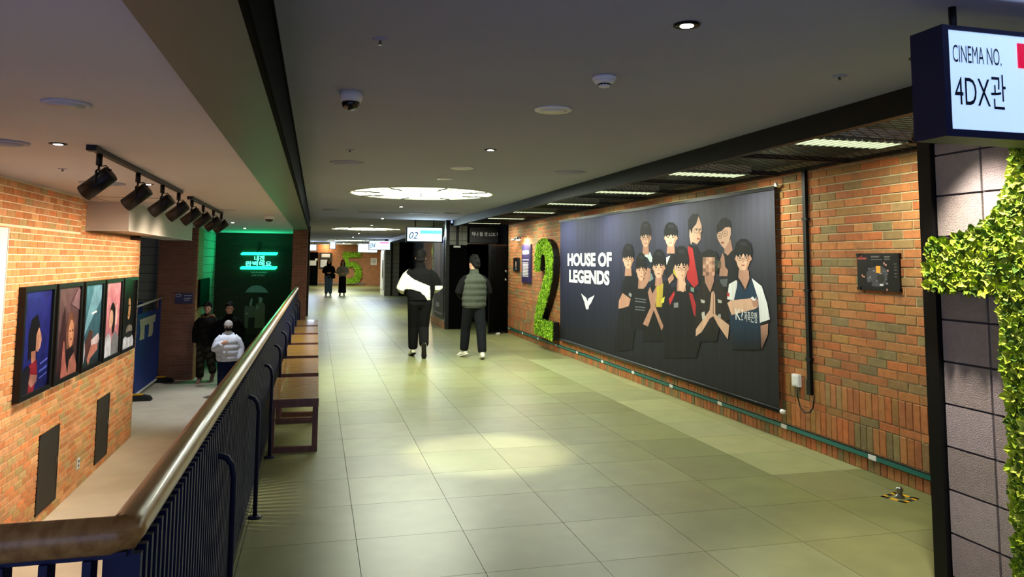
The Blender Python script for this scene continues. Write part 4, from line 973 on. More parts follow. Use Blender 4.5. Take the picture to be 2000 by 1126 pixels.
# ------------------------------------------------------------------ things on the right wall
t = thing('floor_map', 'dark floor plan board with an orange room mark on the brick wall', 'map board', (XR, 4.755, 1.34))
YM0, YM1 = ax(1757, 535, 4.0)[0]-4.755, ax(1675, 535, 4.0)[0]-4.755; HM = .275
MB().box(-.022, -.012, YM0, YM1, 0, HM).build('board', 'black_satin', t)
for yy in (YM0+.015, YM1-.015):
    for zz in (.012, HM-.012): MB().box(-.027, 0, yy-.018, yy+.018, zz-.012, zz+.012).build('clip', 'black_metal', t)
def fmap(a, c, d): return (-.0222-d, YM1-(a/820)*(YM1-YM0), HM-(c/740)*HM)
b = MB(); pr = lambda pts, h, d=.0003: b.flat([(x-150, y-140) for x, y in pts], fmap, d, hexc(h))
R_ = lambda x0, y0, x1, y1: [(x0, y0), (x1, y0), (x1, y1), (x0, y1)]
pr([(340, 530), (430, 430), (620, 380), (760, 480), (740, 640), (690, 760), (600, 800), (480, 800), (440, 720), (340, 660)], '#3c3a40'); pr([(560, 560), (680, 560), (690, 680), (600, 740), (540, 660)], '#1d1a17', .0005)
for k in range(26):
    x_, y_ = random.uniform(350, 720), random.uniform(430, 770)
    if 540 < x_ < 690 and 540 < y_ < 740: continue
    pr(R_(x_, y_, x_+random.uniform(25, 55), y_+random.uniform(18, 38)), random.choice(['#6a6870', '#55535c', '#807e86', '#4a4850']), .0007)
pr(R_(535, 390, 620, 530), '#e8a22c', .001); pr(R_(600, 745, 665, 780), '#d8d8d8', .001); pr([(240, 565), (265, 565), (270, 595), (315, 600), (300, 630), (245, 610)], '#c08060', .001)
for x_, y_ in ((680, 320), (715, 350), (745, 460), (720, 830)): pr(R_(x_, y_, x_+30, y_+40), '#b08078', .001)
for k, (x0_, y0_, x1_) in enumerate([(440, 195, 610), (440, 215, 590), (440, 260, 660), (700, 200, 810), (700, 230, 800), (700, 260, 810), (880, 345, 930), (880, 405, 930), (880, 460, 930), (880, 530, 930), (880, 590, 930)]): pr(R_(x0_, y0_, x1_, y0_+10), '#77736f', .001)
pr(R_(170, 225, 350, 262), '#a23a34', .001); pr(R_(170, 185, 260, 210), '#8a3430', .001)
b.build('plan_print', 'print', t)
# cable conduit, white box and cable
y_c = 5.565
t = thing('cable_conduit', 'black cable conduit running down the brick wall beside the banner', 'conduit', (XR, y_c, .45))
MB().box(-.03, 0, -.02, .02, 0, 1.88).build('channel', 'black_metal', t)
for zz in (.28, .85, 1.45):
    MB().box(-.034, 0, -.035, .03, zz, zz+.02).build('bracket', 'black_metal', t)
MB().box(-.034, .0, -.024, .024, 0, .12).build('end_sleeve', 'black_metal', t)
t = thing('junction_box', 'small white box with a looped black cable on the brick wall', 'junction box', (XR, 5.75, .49))
MB().box(-.03, 0, -.048, .048, 0, .1).build('box', 'white_plastic', t); MB().box(-.034, -.03, -.035, .035, .012, .088).build('cover', 'white_plastic', t)
p = MB(); cab = []
for u, v in [(1557, 756), (1558, 775), (1563, 795), (1572, 806), (1582, 805), (1588, 795), (1590, 772)]:
    y_, z_ = ax(u, v, 3.995); cab.append((-.025, y_-5.75, z_-.49))
p.tube(cab, .006, 8); p.build('cable', 'black_satin', t, True)
# teal strip
ts = struct('trim_7', MB().box(XR-.012, XR+.02, 3.15, 15.93, .097, .134), 'black_metal')
yy = 3.77
ends = []
while yy < 15.9:
    MB().box(XR-.016, XR-.010, yy+.045, min(yy+1.045, 15.9), .100, .131).build('strip_segment', 'teal_strip', ts)
    MB().box(XR-.017, XR-.010, yy-.04, yy+.04, .098, .133).build('joint_plate', 'white_plastic', ts); yy += 1.09
# plaque, small frame and sconce
t = thing('purple_plaque', 'tall purple plaque with white text under the wall lamp beside the moss numeral', 'plaque', (XR, 14.38, 1.12))
MB().box(-.03, 0, -.32, .32, 0, .75).build('panel', 'purple_panel', t)
MB().box(-.032, -.03, -.2, .25, .56, .63).build('title', 'white_ink', t); MB().box(-.032, -.03, -.2, .25, .44, .455).build('text_line', 'white_ink', t)
for k in range(10): MB().box(-.032, -.03, -.18+.02*(k % 2), .25, .12+.029*k, .135+.029*k).build('text_line', 'white_ink', t)
t = thing('wall_lamp', 'small warm wall lamp glowing above the purple plaque', 'wall lamp', (XR, 14.42, 1.93))
p = MB(); p.tube([(0, 0, .09), (-.12, 0, .1), (-.2, 0, .07)], .01, 8); p.build('arm', 'steel', t, True)
p = MB(); p.tube([(-.19, -.14, .06), (-.19, .14, .06)], .03, 10); p.build('shade', 'steel', t, True)
p = MB(); p.tube([(-.185, -.12, .035), (-.185, .12, .035)], .016, 8); p.build('bulb', 'lamp_white', t, True)
lamp('wall_lamp_light', 'AREA', 9, (1, .8, .55), t, (-.18, 0, .0), (.6, 0, -1), shape='RECTANGLE', size=.25, size_y=.05)
t = thing('picture_light', 'small pale picture light bar on the brick wall left of the wall lamp', 'picture light', (XR, 15.03, 1.98))
p = MB(); p.tube([(-.12, -.14, 0), (-.12, .14, 0)], .022, 10); p.build('shade', 'white_paint', t, True); p = MB(); p.tube([(0, 0, .03), (-.1, 0, .02)], .008, 6); p.build('arm', 'steel', t)
t = thing('small_picture', 'small dark framed picture on the brick wall beside the black door', 'picture', (XR, 15.16, 1.33))
MB().box(-.03, 0, -.22, .22, 0, .28).build('frame', 'black_satin', t); b = MB(); b.flat(ell(0, .15, .05, .06), lambda a, c, d: (-.031-d, a, c), 0, hexc('#a08878')); b.flat([(-.1, .03), (.1, .03), (.04, .1), (-.05, .1)], lambda a, c, d: (-.031-d, a, c), 0, hexc('#4a4a52')); b.build('portrait', 'print', t)
# floor knob with hazard tape
t = thing('door_holder', 'chrome floor door holder inside a yellow and black hazard tape square', 'floor stop', (3.775, 4.335, .0))
b = MB()
MB().lathe([(.03, 0), (.03, .012), (.018, .02), (.016, .035), (.022, .045), (.024, .055), (.016, .068), (.0005, .072)], 18).build('knob', 'steel', t, True)
for k in range(4):
    a = math.pi/2*k+.35
    for q in range(3):
        o = MB().box(.055, .085, -.085+q*.057, -.085+q*.057+.055, .0, .002).build('tape_piece', 'yellow_tape' if (q+k) % 2 else 'rubber_black', t); o.rotation_euler.z = a

# ------------------------------------------------------------------ lit hanging signs
def box_sign(name, label, x0, x1, y0, z0, z1, face_m, depth=.14, poles=(.25, .75), group=None):
    t = thing(name, label, 'sign', ((x0+x1)/2, y0, z0), 0, group); w = (x1-x0)/2; h = z1-z0; e = .026
    b = MB(); b.box(-w, w, .006, depth, 0, h); b.box(-w, w, -.006, .006, 0, e); b.box(-w, w, -.006, .006, h-e*.6, h); b.box(-w, -w+e, -.006, .006, e, h-e*.6); b.box(w-e, w, -.006, .006, e, h-e*.6)
    b.build('case', 'navy_metal' if depth > .13 else 'black_metal', t)
    MB().box(-w+e, w-e, .0, .005, e, h-e*.6).build('lit_face', face_m, t)
    for q in poles:
        p = MB(); p.tube([(-w+2*w*q, depth/2, h), (-w+2*w*q, depth/2, ZC-z0)], .013, 8); p.build('hanger', 'black_metal', t, True)
    return t, w, h
t, w, h = box_sign('cinema_sign', 'large lit hanging sign reading CINEMA NO. 4DX at the upper right', 2.07, 2.84, 2.1, 1.973, 2.364, 'sign_face', poles=(.16, .84))
def sign_text(t, body, p0, p1, Y, m_, hz, cx, z_, **k):
    (xa, za), (xb, zb) = ay(*p0, Y), ay(*p1, Y)
    o = text_mesh('lettering', body, 1.0, m_, lambda a, c: (a, c, 0), parent=t, **k)
    xs = [v.co.x for v in o.data.vertices]; ys = [v.co.y for v in o.data.vertices]; ww = max(xs)-min(xs); hh = max(ys)-min(ys)
    for v in o.data.vertices: v.co = Vector((xa-cx+(v.co.x-min(xs))/ww*(xb-xa), -.003, za-z_+(v.co.y-min(ys))/hh*hz))
    return o
sign_text(t, 'CINEMA NO.', (1860, 121), (1955, 129), 2.1, 'sign_ink', .062, 2.455, 1.973)
sign_text(t, '4DX관', (1865, 208), (1965, 214), 2.1, 'sign_ink', .125, 2.455, 1.973)
xa, za = ay(1988, 133, 2.1); MB().box(xa-2.455, w-.03, -.004, 0, za-1.973, za-1.973+.09).build('red_band', 'sign_red', t)
lamp('sign_glow', 'AREA', 5, (.7, .85, 1), t, (0, -.03, h/2), (0, -1, 0), shape='RECTANGLE', size=.8, size_y=.33)
xa, za = ay(793, 472.5, 17.3); xb, zb = ay(865.5, 444, 17.3)
t, w, h = box_sign('hall_sign', 'lit hanging hall sign reading 02 with a cyan band', xa, xb, 17.3, za, zb, 'sign_face_far', .12)
sign_text(t, '02', (799, 466), (816, 466), 17.3, 'sign_ink_blue', .16, (xa+xb)/2, za, shear=.25)
c0, d0 = ay(821, 456, 17.3); c1, d1 = ay(862, 450, 17.3); MB().box(c0-(xa+xb)/2, c1-(xa+xb)/2, -.003, 0, d0-za, d1-za).build('cyan_band', 'sign_cyan', t)
lamp('sign_glow', 'AREA', 14, (.75, .95, 1), t, (0, -.03, h/2), (0, -1, -.35), shape='RECTANGLE', size=.8, size_y=.26)
for (u0, v0, u1, v1, Y, lab, band, tx) in [(720, 470, 763, 488, 33.2, 'lit hanging hall sign reading 04 with a pink band', True, '04'), (698.5, 475.5, 738, 493, 38, 'lit hanging hall sign partly hidden behind the 04 sign', True, None),
                                       (601, 477, 619, 489.5, 40, 'bright lit hanging sign over the far black door', False, None), (643.5, 472.5, 656, 486, 40, 'small bright lit sign on the far corridor ceiling', False, None)]:
    xa, za = ay(u0, v1, Y); xb, zb = ay(u1, v0, Y)
    t, w, h = box_sign('hall_sign', lab, xa, xb, Y, za, zb, 'sign_face_far', .12)
    if band: MB().box(0, w-.06, -.004, 0, h-.12, h-.05).build('pink_band', 'sign_pink', t)
    if tx: sign_text(t, tx, (723, 484), (733, 484), Y, 'sign_ink_blue', .22, (xa+xb)/2, za, shear=.25)
    lamp('sign_glow', 'AREA', 16, (.65, .8, 1), t, (0, -.04, h/2), (0, -1, -.4), shape='RECTANGLE', size=w*1.8, size_y=h*.9)
downlight(2.6, 2.75, ZC, 'recessed downlight hidden behind the lit cinema sign above the moss', 150, G, (1, .9, .84), 66, aim=(.12, 0, -1))

# ------------------------------------------------------------------ people
def loft(B, pts, rads, ref=(1, 0, 0), seg=16):
    pts = [Vector(p) for p in pts]; n = len(pts); base = len(B.v); ref = Vector(ref)
    for i, p in enumerate(pts):
        t = (pts[min(i+1, n-1)]-pts[max(i-1, 0)]).normalized()
        a = ref - t*ref.dot(t)
        a = a.normalized() if a.length > 1e-4 else t.orthogonal().normalized()
        c = t.cross(a); r = rads[i]; ra, rb = r if isinstance(r, (tuple, list)) else (r, r)
        for k in range(seg):
            an = 2*math.pi*k/seg; B.v.append(tuple(p + a*ra*math.cos(an) + c*rb*math.sin(an)))
    for i in range(n-1):
        for k in range(seg):
            k2 = (k+1) % seg; B.f.append((base+i*seg+k, base+i*seg+k2, base+(i+1)*seg+k2, base+(i+1)*seg+k))
    B.f.append(tuple(base+k for k in reversed(range(seg)))); B.f.append(tuple(base+(n-1)*seg+k for k in range(seg)))
def remeshed(B, name, m, voxel, smooth=3, col=None, scale=1.0, parent=None):
    """fuse the overlapping volumes of B into one continuous surface; col: colour or f(point)->colour"""
    me0 = B.mesh('tmp'); o = bpy.data.objects.new('tmp', me0); COL.objects.link(o)
    r = o.modifiers.new('r', 'REMESH'); r.mode = 'VOXEL'; r.voxel_size = voxel
    s = o.modifiers.new('s', 'SMOOTH'); s.iterations = smooth; s.factor = .5
    me = bpy.data.meshes.new_from_object(o.evaluated_get(bpy.context.evaluated_depsgraph_get())); bpy.data.objects.remove(o); bpy.data.meshes.remove(me0)
    me.name = name; me.materials.clear(); me.materials.append(MATS[m])
    if col is not None:
        a = me.color_attributes.new('col', 'FLOAT_COLOR', 'POINT'); out = []
        for v in me.vertices: out += list(col(v.co) if callable(col) else col)
        a.data.foreach_set('color', out)
    me.polygons.foreach_set('use_smooth', [True]*len(me.polygons))
    if scale != 1: me.transform(Matrix.Scale(scale, 4))
    return link(name, me, parent)
def hand(B, w, d, nrm, curl=.5, side=1):
    """palm and five fingers; w wrist, d pointing direction, nrm palm normal"""
    w, d, nrm = Vector(w), Vector(d).normalized(), Vector(nrm); nrm = (nrm - d*nrm.dot(d)).normalized(); x = d.cross(nrm)*side
    loft(B, [w - d*.01, w+d*.03, w+d*.075, w+d*.09], [(.02, .014), (.036, .015), (.04, .014), (.036, .011)], x, 12)
    for k, (off, L) in enumerate(((-.03, .07), (-.01, .08), (.011, .075), (.03, .06))):
        p = w + d*.08 + x*off; pts = [p - d*.02]; dd = d.copy()
        for q in range(3):
            dd = (dd*math.cos(curl*.7) + nrm*math.sin(curl*.7)).normalized(); p = p + dd*L/3; pts.append(p)
        loft(B, pts, [.0088, .0088, .008, .0068], x, 8)
    p = w + d*.03 - x*.028; d2 = (d*.6 - x*.8 + nrm*.35).normalized(); d3 = (d*.9 - x*.15 + nrm*.5).normalized()
    loft(B, [p, p+d2*.035, p+d2*.035+d3*.03, p+d2*.035+d3*.052], [.013, .011, .0095, .0075], nrm, 8)
V = Vector
def person(label, loc, rz, H, P, voxel=.009):
    """P: joints in metres for a 1.75 m figure facing +Y"""
    s = H/1.75; t = thing('person', label, 'person', loc, rz)
    hx, hy = P.get('head', (0, .015)); hyaw = P.get('yaw', 0); lean = P.get('lean', 0)
    Rh = Matrix.Rotation(hyaw, 3, 'Z'); hc = V((hx, hy + lean*.12, 1.635))
    def hd(p): return hc + Rh @ V(p)
    J = {}
    for q, sx in (('L', -1), ('R', 1)):
        J['sh'+q] = V((sx*.175, lean*.1, 1.405)); J['el'+q] = V(P['el'+q]); J['wr'+q] = V(P['wr'+q])
        J['hip'+q] = V((sx*.085, 0, .92)); J['kn'+q] = V(P['kn'+q]); J['an'+q] = V(P['an'+q]); J['toe'+q] = V(P['toe'+q])
    # body: one continuous surface
    B = MB()
    loft(B, [(0, 0, .84), (0, 0, .95), (0, lean*.03, 1.1), (0, lean*.08, 1.28), (0, lean*.1, 1.39), (0, lean*.1, 1.44)], [(.09, .065), (.13, .085), (.12, .085), (.145, .095), (.13, .075), (.075, .055)])
    loft(B, [(0, lean*.1-.005, 1.40), (hc.x*.5, hc.y*.7, 1.5), hc + V((0, -.005, -.06))], [.062, .054, .056])
    B.ellipsoid(hc, (.077, .096, .115), M=Rh); B.ellipsoid(hd((0, .035, -.055)), (.055, .058, .062), M=Rh); B.ellipsoid(hd((0, .098, -.012)), (.013, .02, .024), M=Rh); B.ellipsoid(hd((0, .09, -.055)), (.024, .014, .012), M=Rh)
    for sx in (-1, 1): B.ellipsoid(hd((sx*.079, -.005, -.005)), (.011, .021, .032), M=Rh)
    for q, sx in (('L', -1), ('R', 1)):
        loft(B, [(sx*.09, lean*.1, 1.35), J['sh'+q] + V((-sx*.02, 0, -.05)), (J['sh'+q]+J['el'+q])/2 + V((-sx*.005, 0, -.015)), J['el'+q], (J['el'+q]*.6+J['wr'+q]*.4), J['wr'+q]], [.05, .048, .044, .04, .038, .027])
        d = (J['wr'+q]-J['el'+q]).normalized(); hand(B, J['wr'+q], P.get('hd'+q, d), P.get('hn'+q, V((-sx, 0, 0)) if abs(d.x) < .6 else V((0, -1, 0))), P.get('curl'+q, .5), sx)
        loft(B, [(sx*.075, 0, .95), J['hip'+q], (J['hip'+q]+J['kn'+q])/2, J['kn'+q], (J['kn'+q]*.65+J['an'+q]*.35), J['an'+q]], [.075, .074, .066, .052, .052, .036])
        loft(B, [J['an'+q]+V((0, 0, .01)), J['an'+q]*.5+J['toe'+q]*.5+V((0, 0, .0)), J['toe'+q]], [.034, (.036, .028), (.03, .016)])
    body = remeshed(B, 'body', 'skin', P.get('bv', voxel*.75), 2, None, s, t)
    # face
    for sx in (-1, 1):
        e = MB(); e.ellipsoid(hd((sx*.031, .083, .008)), (.012, .008, .0065), 10, 7, Rh); o = e.build('eye', 'eye_dark', t, True); o.data.transform(Matrix.Scale(s, 4))
        e = MB(); e.ellipsoid(hd((sx*.032, .086, .028)), (.02, .006, .0045), 10, 6, Rh); o = e.build('eyebrow', 'hair', t, True); o.data.transform(Matrix.Scale(s, 4))
    e = MB(); e.ellipsoid(hd((0, .098, -.056)), (.022, .006, .006), 10, 6, Rh); o = e.build('mouth', 'lips', t, True); o.data.transform(Matrix.Scale(s, 4))
    # hair
    hs_ = P.get('hair', 'short')
    if hs_:
        B = MB(); B.ellipsoid(hd((0, -.014, .028)), (.092, .108, .112), M=Rh)
        rnd = random.Random(int(abs(loc[0])*1000))
        if P.get('hat'): B = MB(); B.ellipsoid(hd((0, -.012, .01)), (.083, .1, .1), M=Rh)
        for k in range(0 if P.get('hat') else 46):
            an = rnd.uniform(0, 2*math.pi); ph = rnd.uniform(.15, 1.3); q_ = rnd.uniform(.95, 1.1); p = V((.088*q_*math.sin(ph)*math.cos(an), .104*q_*math.sin(ph)*math.sin(an)-.014, .11*q_*math.cos(ph)+.03)); B.ellipsoid(hd(p), (.017, .017, .024), 8, 6, Rh)
        if hs_ == 'short': loft(B, [hd((0, -.06, .0)), hd((0, -.078, -.05)), hd((0, -.07, -.085))], [(.084, .045), (.074, .036), (.05, .02)], Rh @ V((1, 0, 0)))
        if hs_ == 'long':
            loft(B, [hd((0, -.05, .02)), hd((0, -.07, -.08)), hd((0, -.075, -.2)), hd((0, -.05, -.32))], [(.085, .05), (.1, .05), (.11, .045), (.09, .03)], Rh @ V((1, 0, 0)))
            for sx in (-1, 1): loft(B, [hd((sx*.07, .02, .03)), hd((sx*.088, .015, -.08)), hd((sx*.1, .03, -.26))], [.025, .03, .022])
        # carve the face free: keep only what lies behind the hairline
        o = remeshed(B, 'hair', 'hair', .008, 1, None, 1, t)
        bm = bmesh.new(); bm.from_mesh(o.data)
        Ri = Rh.inverted(); kill = [v for v in bm.verts if (lambda p: p.y > .035 and p.z < .058 - max(0, abs(p.x)-.05)*.6 and abs(p.x) < .075)(Ri @ (v.co-hc)) or (lambda p: p.y > -.03 and p.z < -.02 and abs(p.x) < .1 and hs_ == 'short')(Ri @ (v.co-hc))]
        bmesh.ops.delete(bm, geom=kill, context='VERTS'); bm.to_mesh(o.data); bm.free(); o.data.transform(Matrix.Scale(s, 4))
    # trousers or skirt
    tc = P.get('trousers', '#111214'); tc = hexc(tc) if isinstance(tc, str) else tc; lw = P.get('leg', 1.0)
    B = MB()
    if P.get('skirt'):
        loft(B, [(0, 0, 1.02), (0, 0, .9), (0, .01, .6), (0, .02, .3), (0, .02, .14)], [(.15, .12), (.175, .14), (.18, .15), (.19, .16), (.2, .17)])
        remeshed(B, 'skirt', 'cloth', voxel, 2, tc, s, t)
    else:
        loft(B, [(0, 0, 1.06), (0, 0, .95), (0, 0, .86), (0, 0, .80)], [(.15, .115), (.178, .138), (.165, .13), (.10, .09)])
        for q, sx in (('L', -1), ('R', 1)):
            an = J['an'+q]; kn = J['kn'+q]; hip = J['hip'+q]; cuff = an + (kn-an)*P.get('cuff', .04)
            loft(B, [(sx*.08, 0, .95), hip - V((0, 0, .03)), (hip+kn)/2, kn, kn*.5+cuff*.5, cuff + (kn-cuff)*.08, cuff], [.105*lw, .108*lw, .094*lw, .08*lw, .076*lw, .07*lw, .062*lw])
        remeshed(B, 'trousers', 'cloth', voxel, 2, tc, s, t)
    # shoes
    shc = hexc(P.get('shoes', '#e6e4da'))
    for q in 'LR':
        an, toe = J['an'+q], J['toe'+q]; f = (toe-an); f2 = V((f.x, f.y, 0)); f2 = f2.normalized() if f2.length > 1e-4 else V((0, 1, 0)); fd = f.normalized(); up = V((0, 0, 1)) - fd*fd.z; up = up.normalized() if up.length > .01 else V((0, -1, 0))
        back = P.get('tip'+q)   # heel raised foot: sole turned back
        B = MB(); heel = an - fd*.06 - up*.02
        side = fd.cross(up).normalized()
        loft(B, [heel, an*.85+heel*.15 - up*.0, an*.5+toe*.5 - up*.012, toe - up*.012, toe + fd*.055 - up*.016], [(.034, .032), (.042, .048), (.045, .042), (.046, .03), (.028, .016)], side)
        loft(B, [an - up*.0, an + (J['kn'+q]-an).normalized()*.05], [.043, .042])
        sh_ = remeshed(B, 'shoe', 'cloth', .007 if voxel < .012 else .012, 2, shc, s, t)
        B = MB(); loft(B, [heel - fd*.03 - up*.034, heel - up*.036, an*.5+toe*.5 - up*.05, toe - up*.038, toe + fd*.07 - up*.03], [(.02, .012), (.04, .014), (.042, .014), (.047, .013), (.024, .01)], side)
        remeshed(B, 'sole', 'cloth', .008 if voxel < .012 else .012, 1, hexc(P.get('sole', '#d9d7cc')), s, sh_)
    # jacket
    jc = P.get('jacket', hexc('#101013')); fat = P.get('fat', 1.0); z0 = P.get('hem', .86); prof = P.get('prof')
    B = MB(); n = 26; pts, rs = [], []
    for k in range(n):
        z = z0 + (1.45-z0)*k/(n-1); q = (z-z0)/(1.45-z0)
        rx = (.185 if q < .08 else .195 + .012*math.sin(q*math.pi)) ; ry = .135 + .012*math.sin(q*math.pi)
        if q > .86: g = (q-.86)/.14; rx = rx*(1-g) + .1*g; ry = ry*(1-g)+.085*g
        if prof: g = prof(z); rx += g; ry += g
        pts.append((0, lean*.1*q - .005, z)); rs.append((rx*fat, ry*fat))
    loft(B, pts, rs, seg=28)
    if P.get('collar', True): loft(B, [(0, lean*.1, 1.43), (0, lean*.11+.005, 1.5), (0, lean*.12+.008, P.get('collar_top', 1.53))], [(.1, .09), (.082, .082), (.076, .078)])
    if P.get('hood'): B.ellipsoid((0, -.11, 1.43), (.15, .07, .08))
    sl = P.get('sleeve', 1.0)
    Bs = B if not P.get('vest') else MB()
    for q, sx in (('L', -1), ('R', 1)):
        sh_, el, wr = J['sh'+q], J['el'+q], J['wr'+q]; kk = []
        loft(Bs, [(sx*.07, lean*.1, 1.33), sh_ + V((-sx*.015, 0, -.045)), sh_*.7+el*.3 + V((-sx*.005, 0, -.015)), sh_*.35+el*.65, el, el*.7+wr*.3, el*.35+wr*.65, el*.1+wr*.9, wr*.99+el*.01], [.075*sl, .086*sl, .085*sl, .08*sl, .075*sl, .07*sl, .064*sl, .058*sl, .046*sl])
    j = remeshed(B, 'jacket' if not P.get('vest') else 'padded_vest', 'cloth', voxel, P.get('jsmooth', 3), jc, s, t)
    if P.get('vest'): remeshed(Bs, 'sweatshirt', 'cloth', voxel, 3, P['vest'], s, t)
    for nm, fn, m_, cc_, vx in P.get('extra', []):
        B = MB(); fn(B, hd, J, Rh); remeshed(B, nm, m_, vx, 1, hexc(cc_) if cc_ else None, s, t)
    return t
D = lambda **k: dict(k)
# man in the black and white jacket, walking away
YW, RW = 12.2, V((1.62, 12.2, 0)); HW = 1.70; sW = HW/1.75
wpoly = [(586+x/3.39, 390+y/3.39) for x, y in [(740, 440), (680, 485), (645, 540), (620, 580), (650, 620), (690, 592), (740, 592), (790, 605), (825, 635), (845, 668), (848, 700), (866, 700), (862, 600), (858, 570), (800, 548), (750, 525), (710, 490), (705, 480)]]
wpoly = [ay(u, v, YW-.12) for u, v in wpoly]; wpoly = [((x-RW.x)/sW, z/sW) for x, z in wpoly]
def jack(p):
    if inside((p.x, p.z), wpoly) or p.x < -.27: return hexc('#dcdccf')
    if p.x > .235 and p.z < 1.17: return hexc('#d6d6c8')
    return hexc('#0d0d0f')
person('man walking away in a baggy black jacket with a white sweep across the back', tuple(RW), 0, HW, D(
    elL=(-.31, -.04, 1.13), wrL=(-.2, .2, 1.07), elR=(.29, -.02, 1.14), wrR=(.2, .22, 1.1), lean=.1, yaw=-.12,
    knL=(-.085, .13, .49), anL=(-.08, .17, .085), toeL=(-.1, .31, .035), knR=(.075, .06, .47), anR=(.055, -.2, .19), toeR=(.06, -.17, .05),
    trousers='#0c0c0d', leg=1.12, cuff=.1, jacket=jack, fat=1.12, hem=.93, sleeve=1.18, shoes='#d8d8b8', sole='#26251f', collar_top=1.545), .009)
# boy in the padded vest
def quilt(z): return .014*abs(math.sin((z-.86)*math.pi/.105)) - .004
person('boy standing with his back turned in a grey padded vest over black sleeves', (2.455, 11.95, 0), .12, 1.60, D(
    elL=(-.28, .0, 1.14), wrL=(-.17, .19, 1.05), elR=(.27, -.0, 1.14), wrR=(.18, .18, 1.03), lean=.06, yaw=.45,
    knL=(-.1, .14, .5), anL=(-.11, .2, .085), toeL=(-.16, .33, .035), knR=(.1, -.1, .49), anR=(.09, -.22, .085), toeR=(.12, -.08, .035),
    trousers='#101216', leg=1.08, cuff=.08, jacket=hexc('#41453c'), vest=hexc('#0b0b0d'), fat=1.06, hem=.86, sleeve=.92, prof=quilt, jsmooth=1, shoes='#e2ddd0', sole='#cfc7ba', collar_top=1.535), .009)
# group in the lower lobby
def camo(p):
    n = math.sin(p.x*23+p.z*17)*math.sin(p.z*29-p.x*11)
    return hexc('#231f1c') if n > .1 else hexc('#191615')
def camo_l(p):
    n = math.sin(p.x*23+p.z*17)*math.sin(p.z*25-p.y*11)
    return hexc('#4a4438') if n > .25 else hexc('#2e2923')
def fur(B, hd, J, Rh):
    for k in range(22):
        a = math.pi*2*k/22; B.ellipsoid((.13*math.cos(a), .105*math.sin(a)-.03, 1.46+.02*math.sin(k)), (.034, .034, .03), 8, 6)
person('man in a dark patterned coat with fur collar walking through the lower lobby', (-2.33, 18.15, ZF), math.pi-.1, 1.72, D(
    elL=(-.27, -.05, 1.12), wrL=(-.27, .04, .86), elR=(.26, -.06, 1.12), wrR=(.25, .0, .86), lean=.05, yaw=.1,
    knL=(-.1, .0, .5), anL=(-.12, -.22, .16), toeL=(-.12, -.09, .06), knR=(.09, .1, .5), anR=(.09, .1, .085), toeR=(.1, .24, .035),
    trousers=camo_l, leg=1.2, cuff=.06, jacket=camo, fat=1.12, hem=.8, sleeve=1.05, shoes='#b48a78', hair='short', extra=[('fur_collar', fur, 'cloth', '#7a5a3e', .01)]), .012)
def specs(B, hd, J, Rh):
    for sx in (-1, 1):
        n = 14; loft(B, [hd((sx*.034+.026*math.cos(2*math.pi*k/n), .106, .006+.02*math.sin(2*math.pi*k/n))) for k in range(n+1)], [.0035]*(n+1), (0, 0, 1), 6)
        loft(B, [hd((sx*.06, .104, .01)), hd((sx*.084, .05, .012)), hd((sx*.086, -.01, .008))], [.0035]*3, (0, 0, 1), 6)
    loft(B, [hd((-.01, .108, .01)), hd((.01, .108, .01))], [.0035]*2, (0, 0, 1), 6)
person('man with glasses in a black jacket standing behind the child in white', (-1.83, 17.75, ZF), math.pi, 1.74, D(
    elL=(-.27, -.03, 1.13), wrL=(-.26, .06, .88), elR=(.27, -.03, 1.13), wrR=(.26, .06, .88), lean=.05, yaw=.25,
    knL=(-.1, .04, .5), anL=(-.1, .0, .085), toeL=(-.12, .14, .035), knR=(.1, .05, .5), anR=(.1, .03, .085), toeR=(.12, .17, .035),
    trousers='#0c0c0e', jacket=hexc('#0b0b0d'), fat=1.15, hem=.82, sleeve=1.1, shoes='#1a1a1a', hair='short', extra=[('glasses', specs, 'rubber_black', None, .0035)]), .012)
def beanie(B, hd, J, Rh):
    B.ellipsoid(hd((0, -.008, .045)), (.098, .112, .105), M=Rh); loft(B, [hd((0, -.005, .0)), hd((0, -.005, .045))], [(.1, .114), (.102, .116)], Rh @ V((1, 0, 0)))
def mask(B, hd, J, Rh):
    B.ellipsoid(hd((0, .06, -.048)), (.07, .07, .052), M=Rh)
def wcol(p):
    return hexc('#c9ccd6')
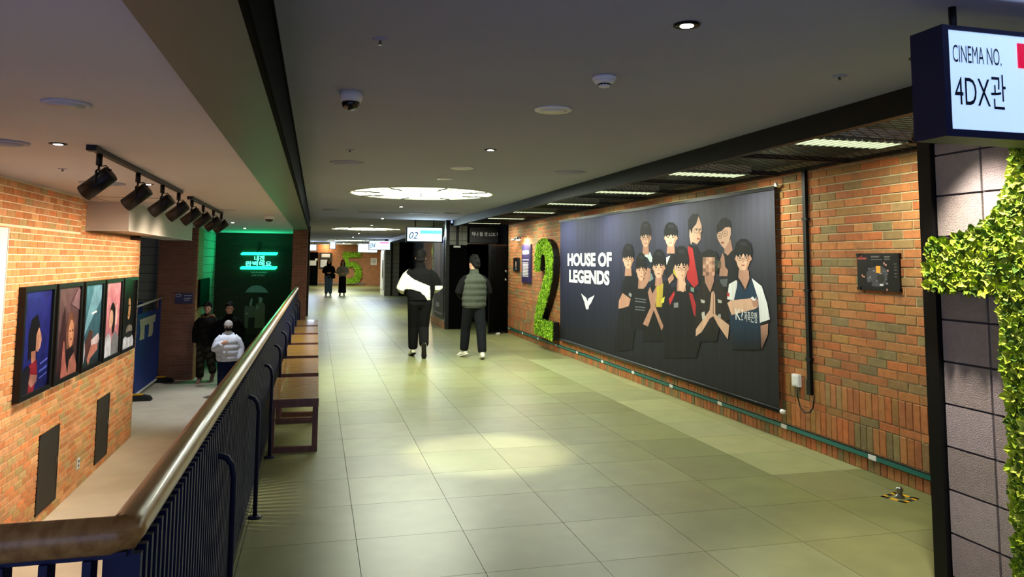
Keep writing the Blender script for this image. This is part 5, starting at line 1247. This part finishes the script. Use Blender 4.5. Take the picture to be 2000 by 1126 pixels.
person('child in white puffer jacket, grey beanie and black mask in the lower lobby', (-1.66, 16.0, ZF), math.pi+.05, 1.48, D(
    elR=(.27, .06, 1.12), wrR=(.12, .23, 1.27), hdR=V((-1, .2, .4)), hnR=V((0, -1, 0)), elL=(-.29, -.02, 1.12), wrL=(-.28, .06, .86), lean=.05, yaw=.12,
    knL=(-.1, .03, .5), anL=(-.1, .0, .085), toeL=(-.12, .14, .035), knR=(.1, .05, .5), anR=(.1, .03, .085), toeR=(.12, .17, .035),
    trousers='#131a38', leg=1.2, jacket=wcol, fat=1.2, hem=.84, sleeve=1.2, prof=lambda z: .012*abs(math.sin((z-.84)*math.pi/.13)), jsmooth=2, shoes='#dedede', hair='short', hat=True, hood=True,
    extra=[('beanie', beanie, 'cloth', '#8d8680', .008), ('face_mask', mask, 'cloth', '#0d0d0f', .008)]), .011)
# two women at the far end
def cap(B, hd, J, Rh):
    B.ellipsoid(hd((0, -.01, .05)), (.097, .112, .085), M=Rh); B.ellipsoid(hd((0, .11, .035)), (.07, .06, .012), M=Rh)
def phone(B, hd, J, Rh):
    c = J['wrR']*.5+J['wrL']*.5 + V((0, .12, .02)); B.box(c.x-.04, c.x+.04, c.y-.012, c.y+.012, c.z-.07, c.z+.07)
def bag(B, hd, J, Rh):
    B.box(-.3, -.1, .1, .18, .82, 1.05)
pose = D(elL=(-.25, .02, 1.12), wrL=(-.08, .24, 1.1), elR=(.25, .02, 1.12), wrR=(.08, .24, 1.1), knL=(-.09, .03, .5), anL=(-.09, .0, .085), toeL=(-.1, .14, .035), knR=(.09, .05, .5), anR=(.1, .05, .085), toeR=(.12, .19, .035), hair='long', hat=True)
person('far woman in a black coat and light blue jeans looking at her phone', (.51, 33.8, 0), math.pi, 1.58, dict(pose, trousers='#5f7796', leg=1.15, jacket=hexc('#131317'), fat=.98, hem=.82, shoes='#c9c9c9', extra=[('cap', cap, 'cloth', '#8a7f66', .012), ('bag', bag, 'cloth', '#10121c', .015)]), .016)
person('far woman in a grey sweater, long black skirt and orange cap with folded arms', (1.09, 33.75, 0), math.pi, 1.55, dict(pose, skirt=True, trousers='#0a0a0b', jacket=hexc('#a09b88'), fat=.98, hem=.92, shoes='#d9d5ca', extra=[('cap', cap, 'cloth', '#b5563c', .012)]), .016)
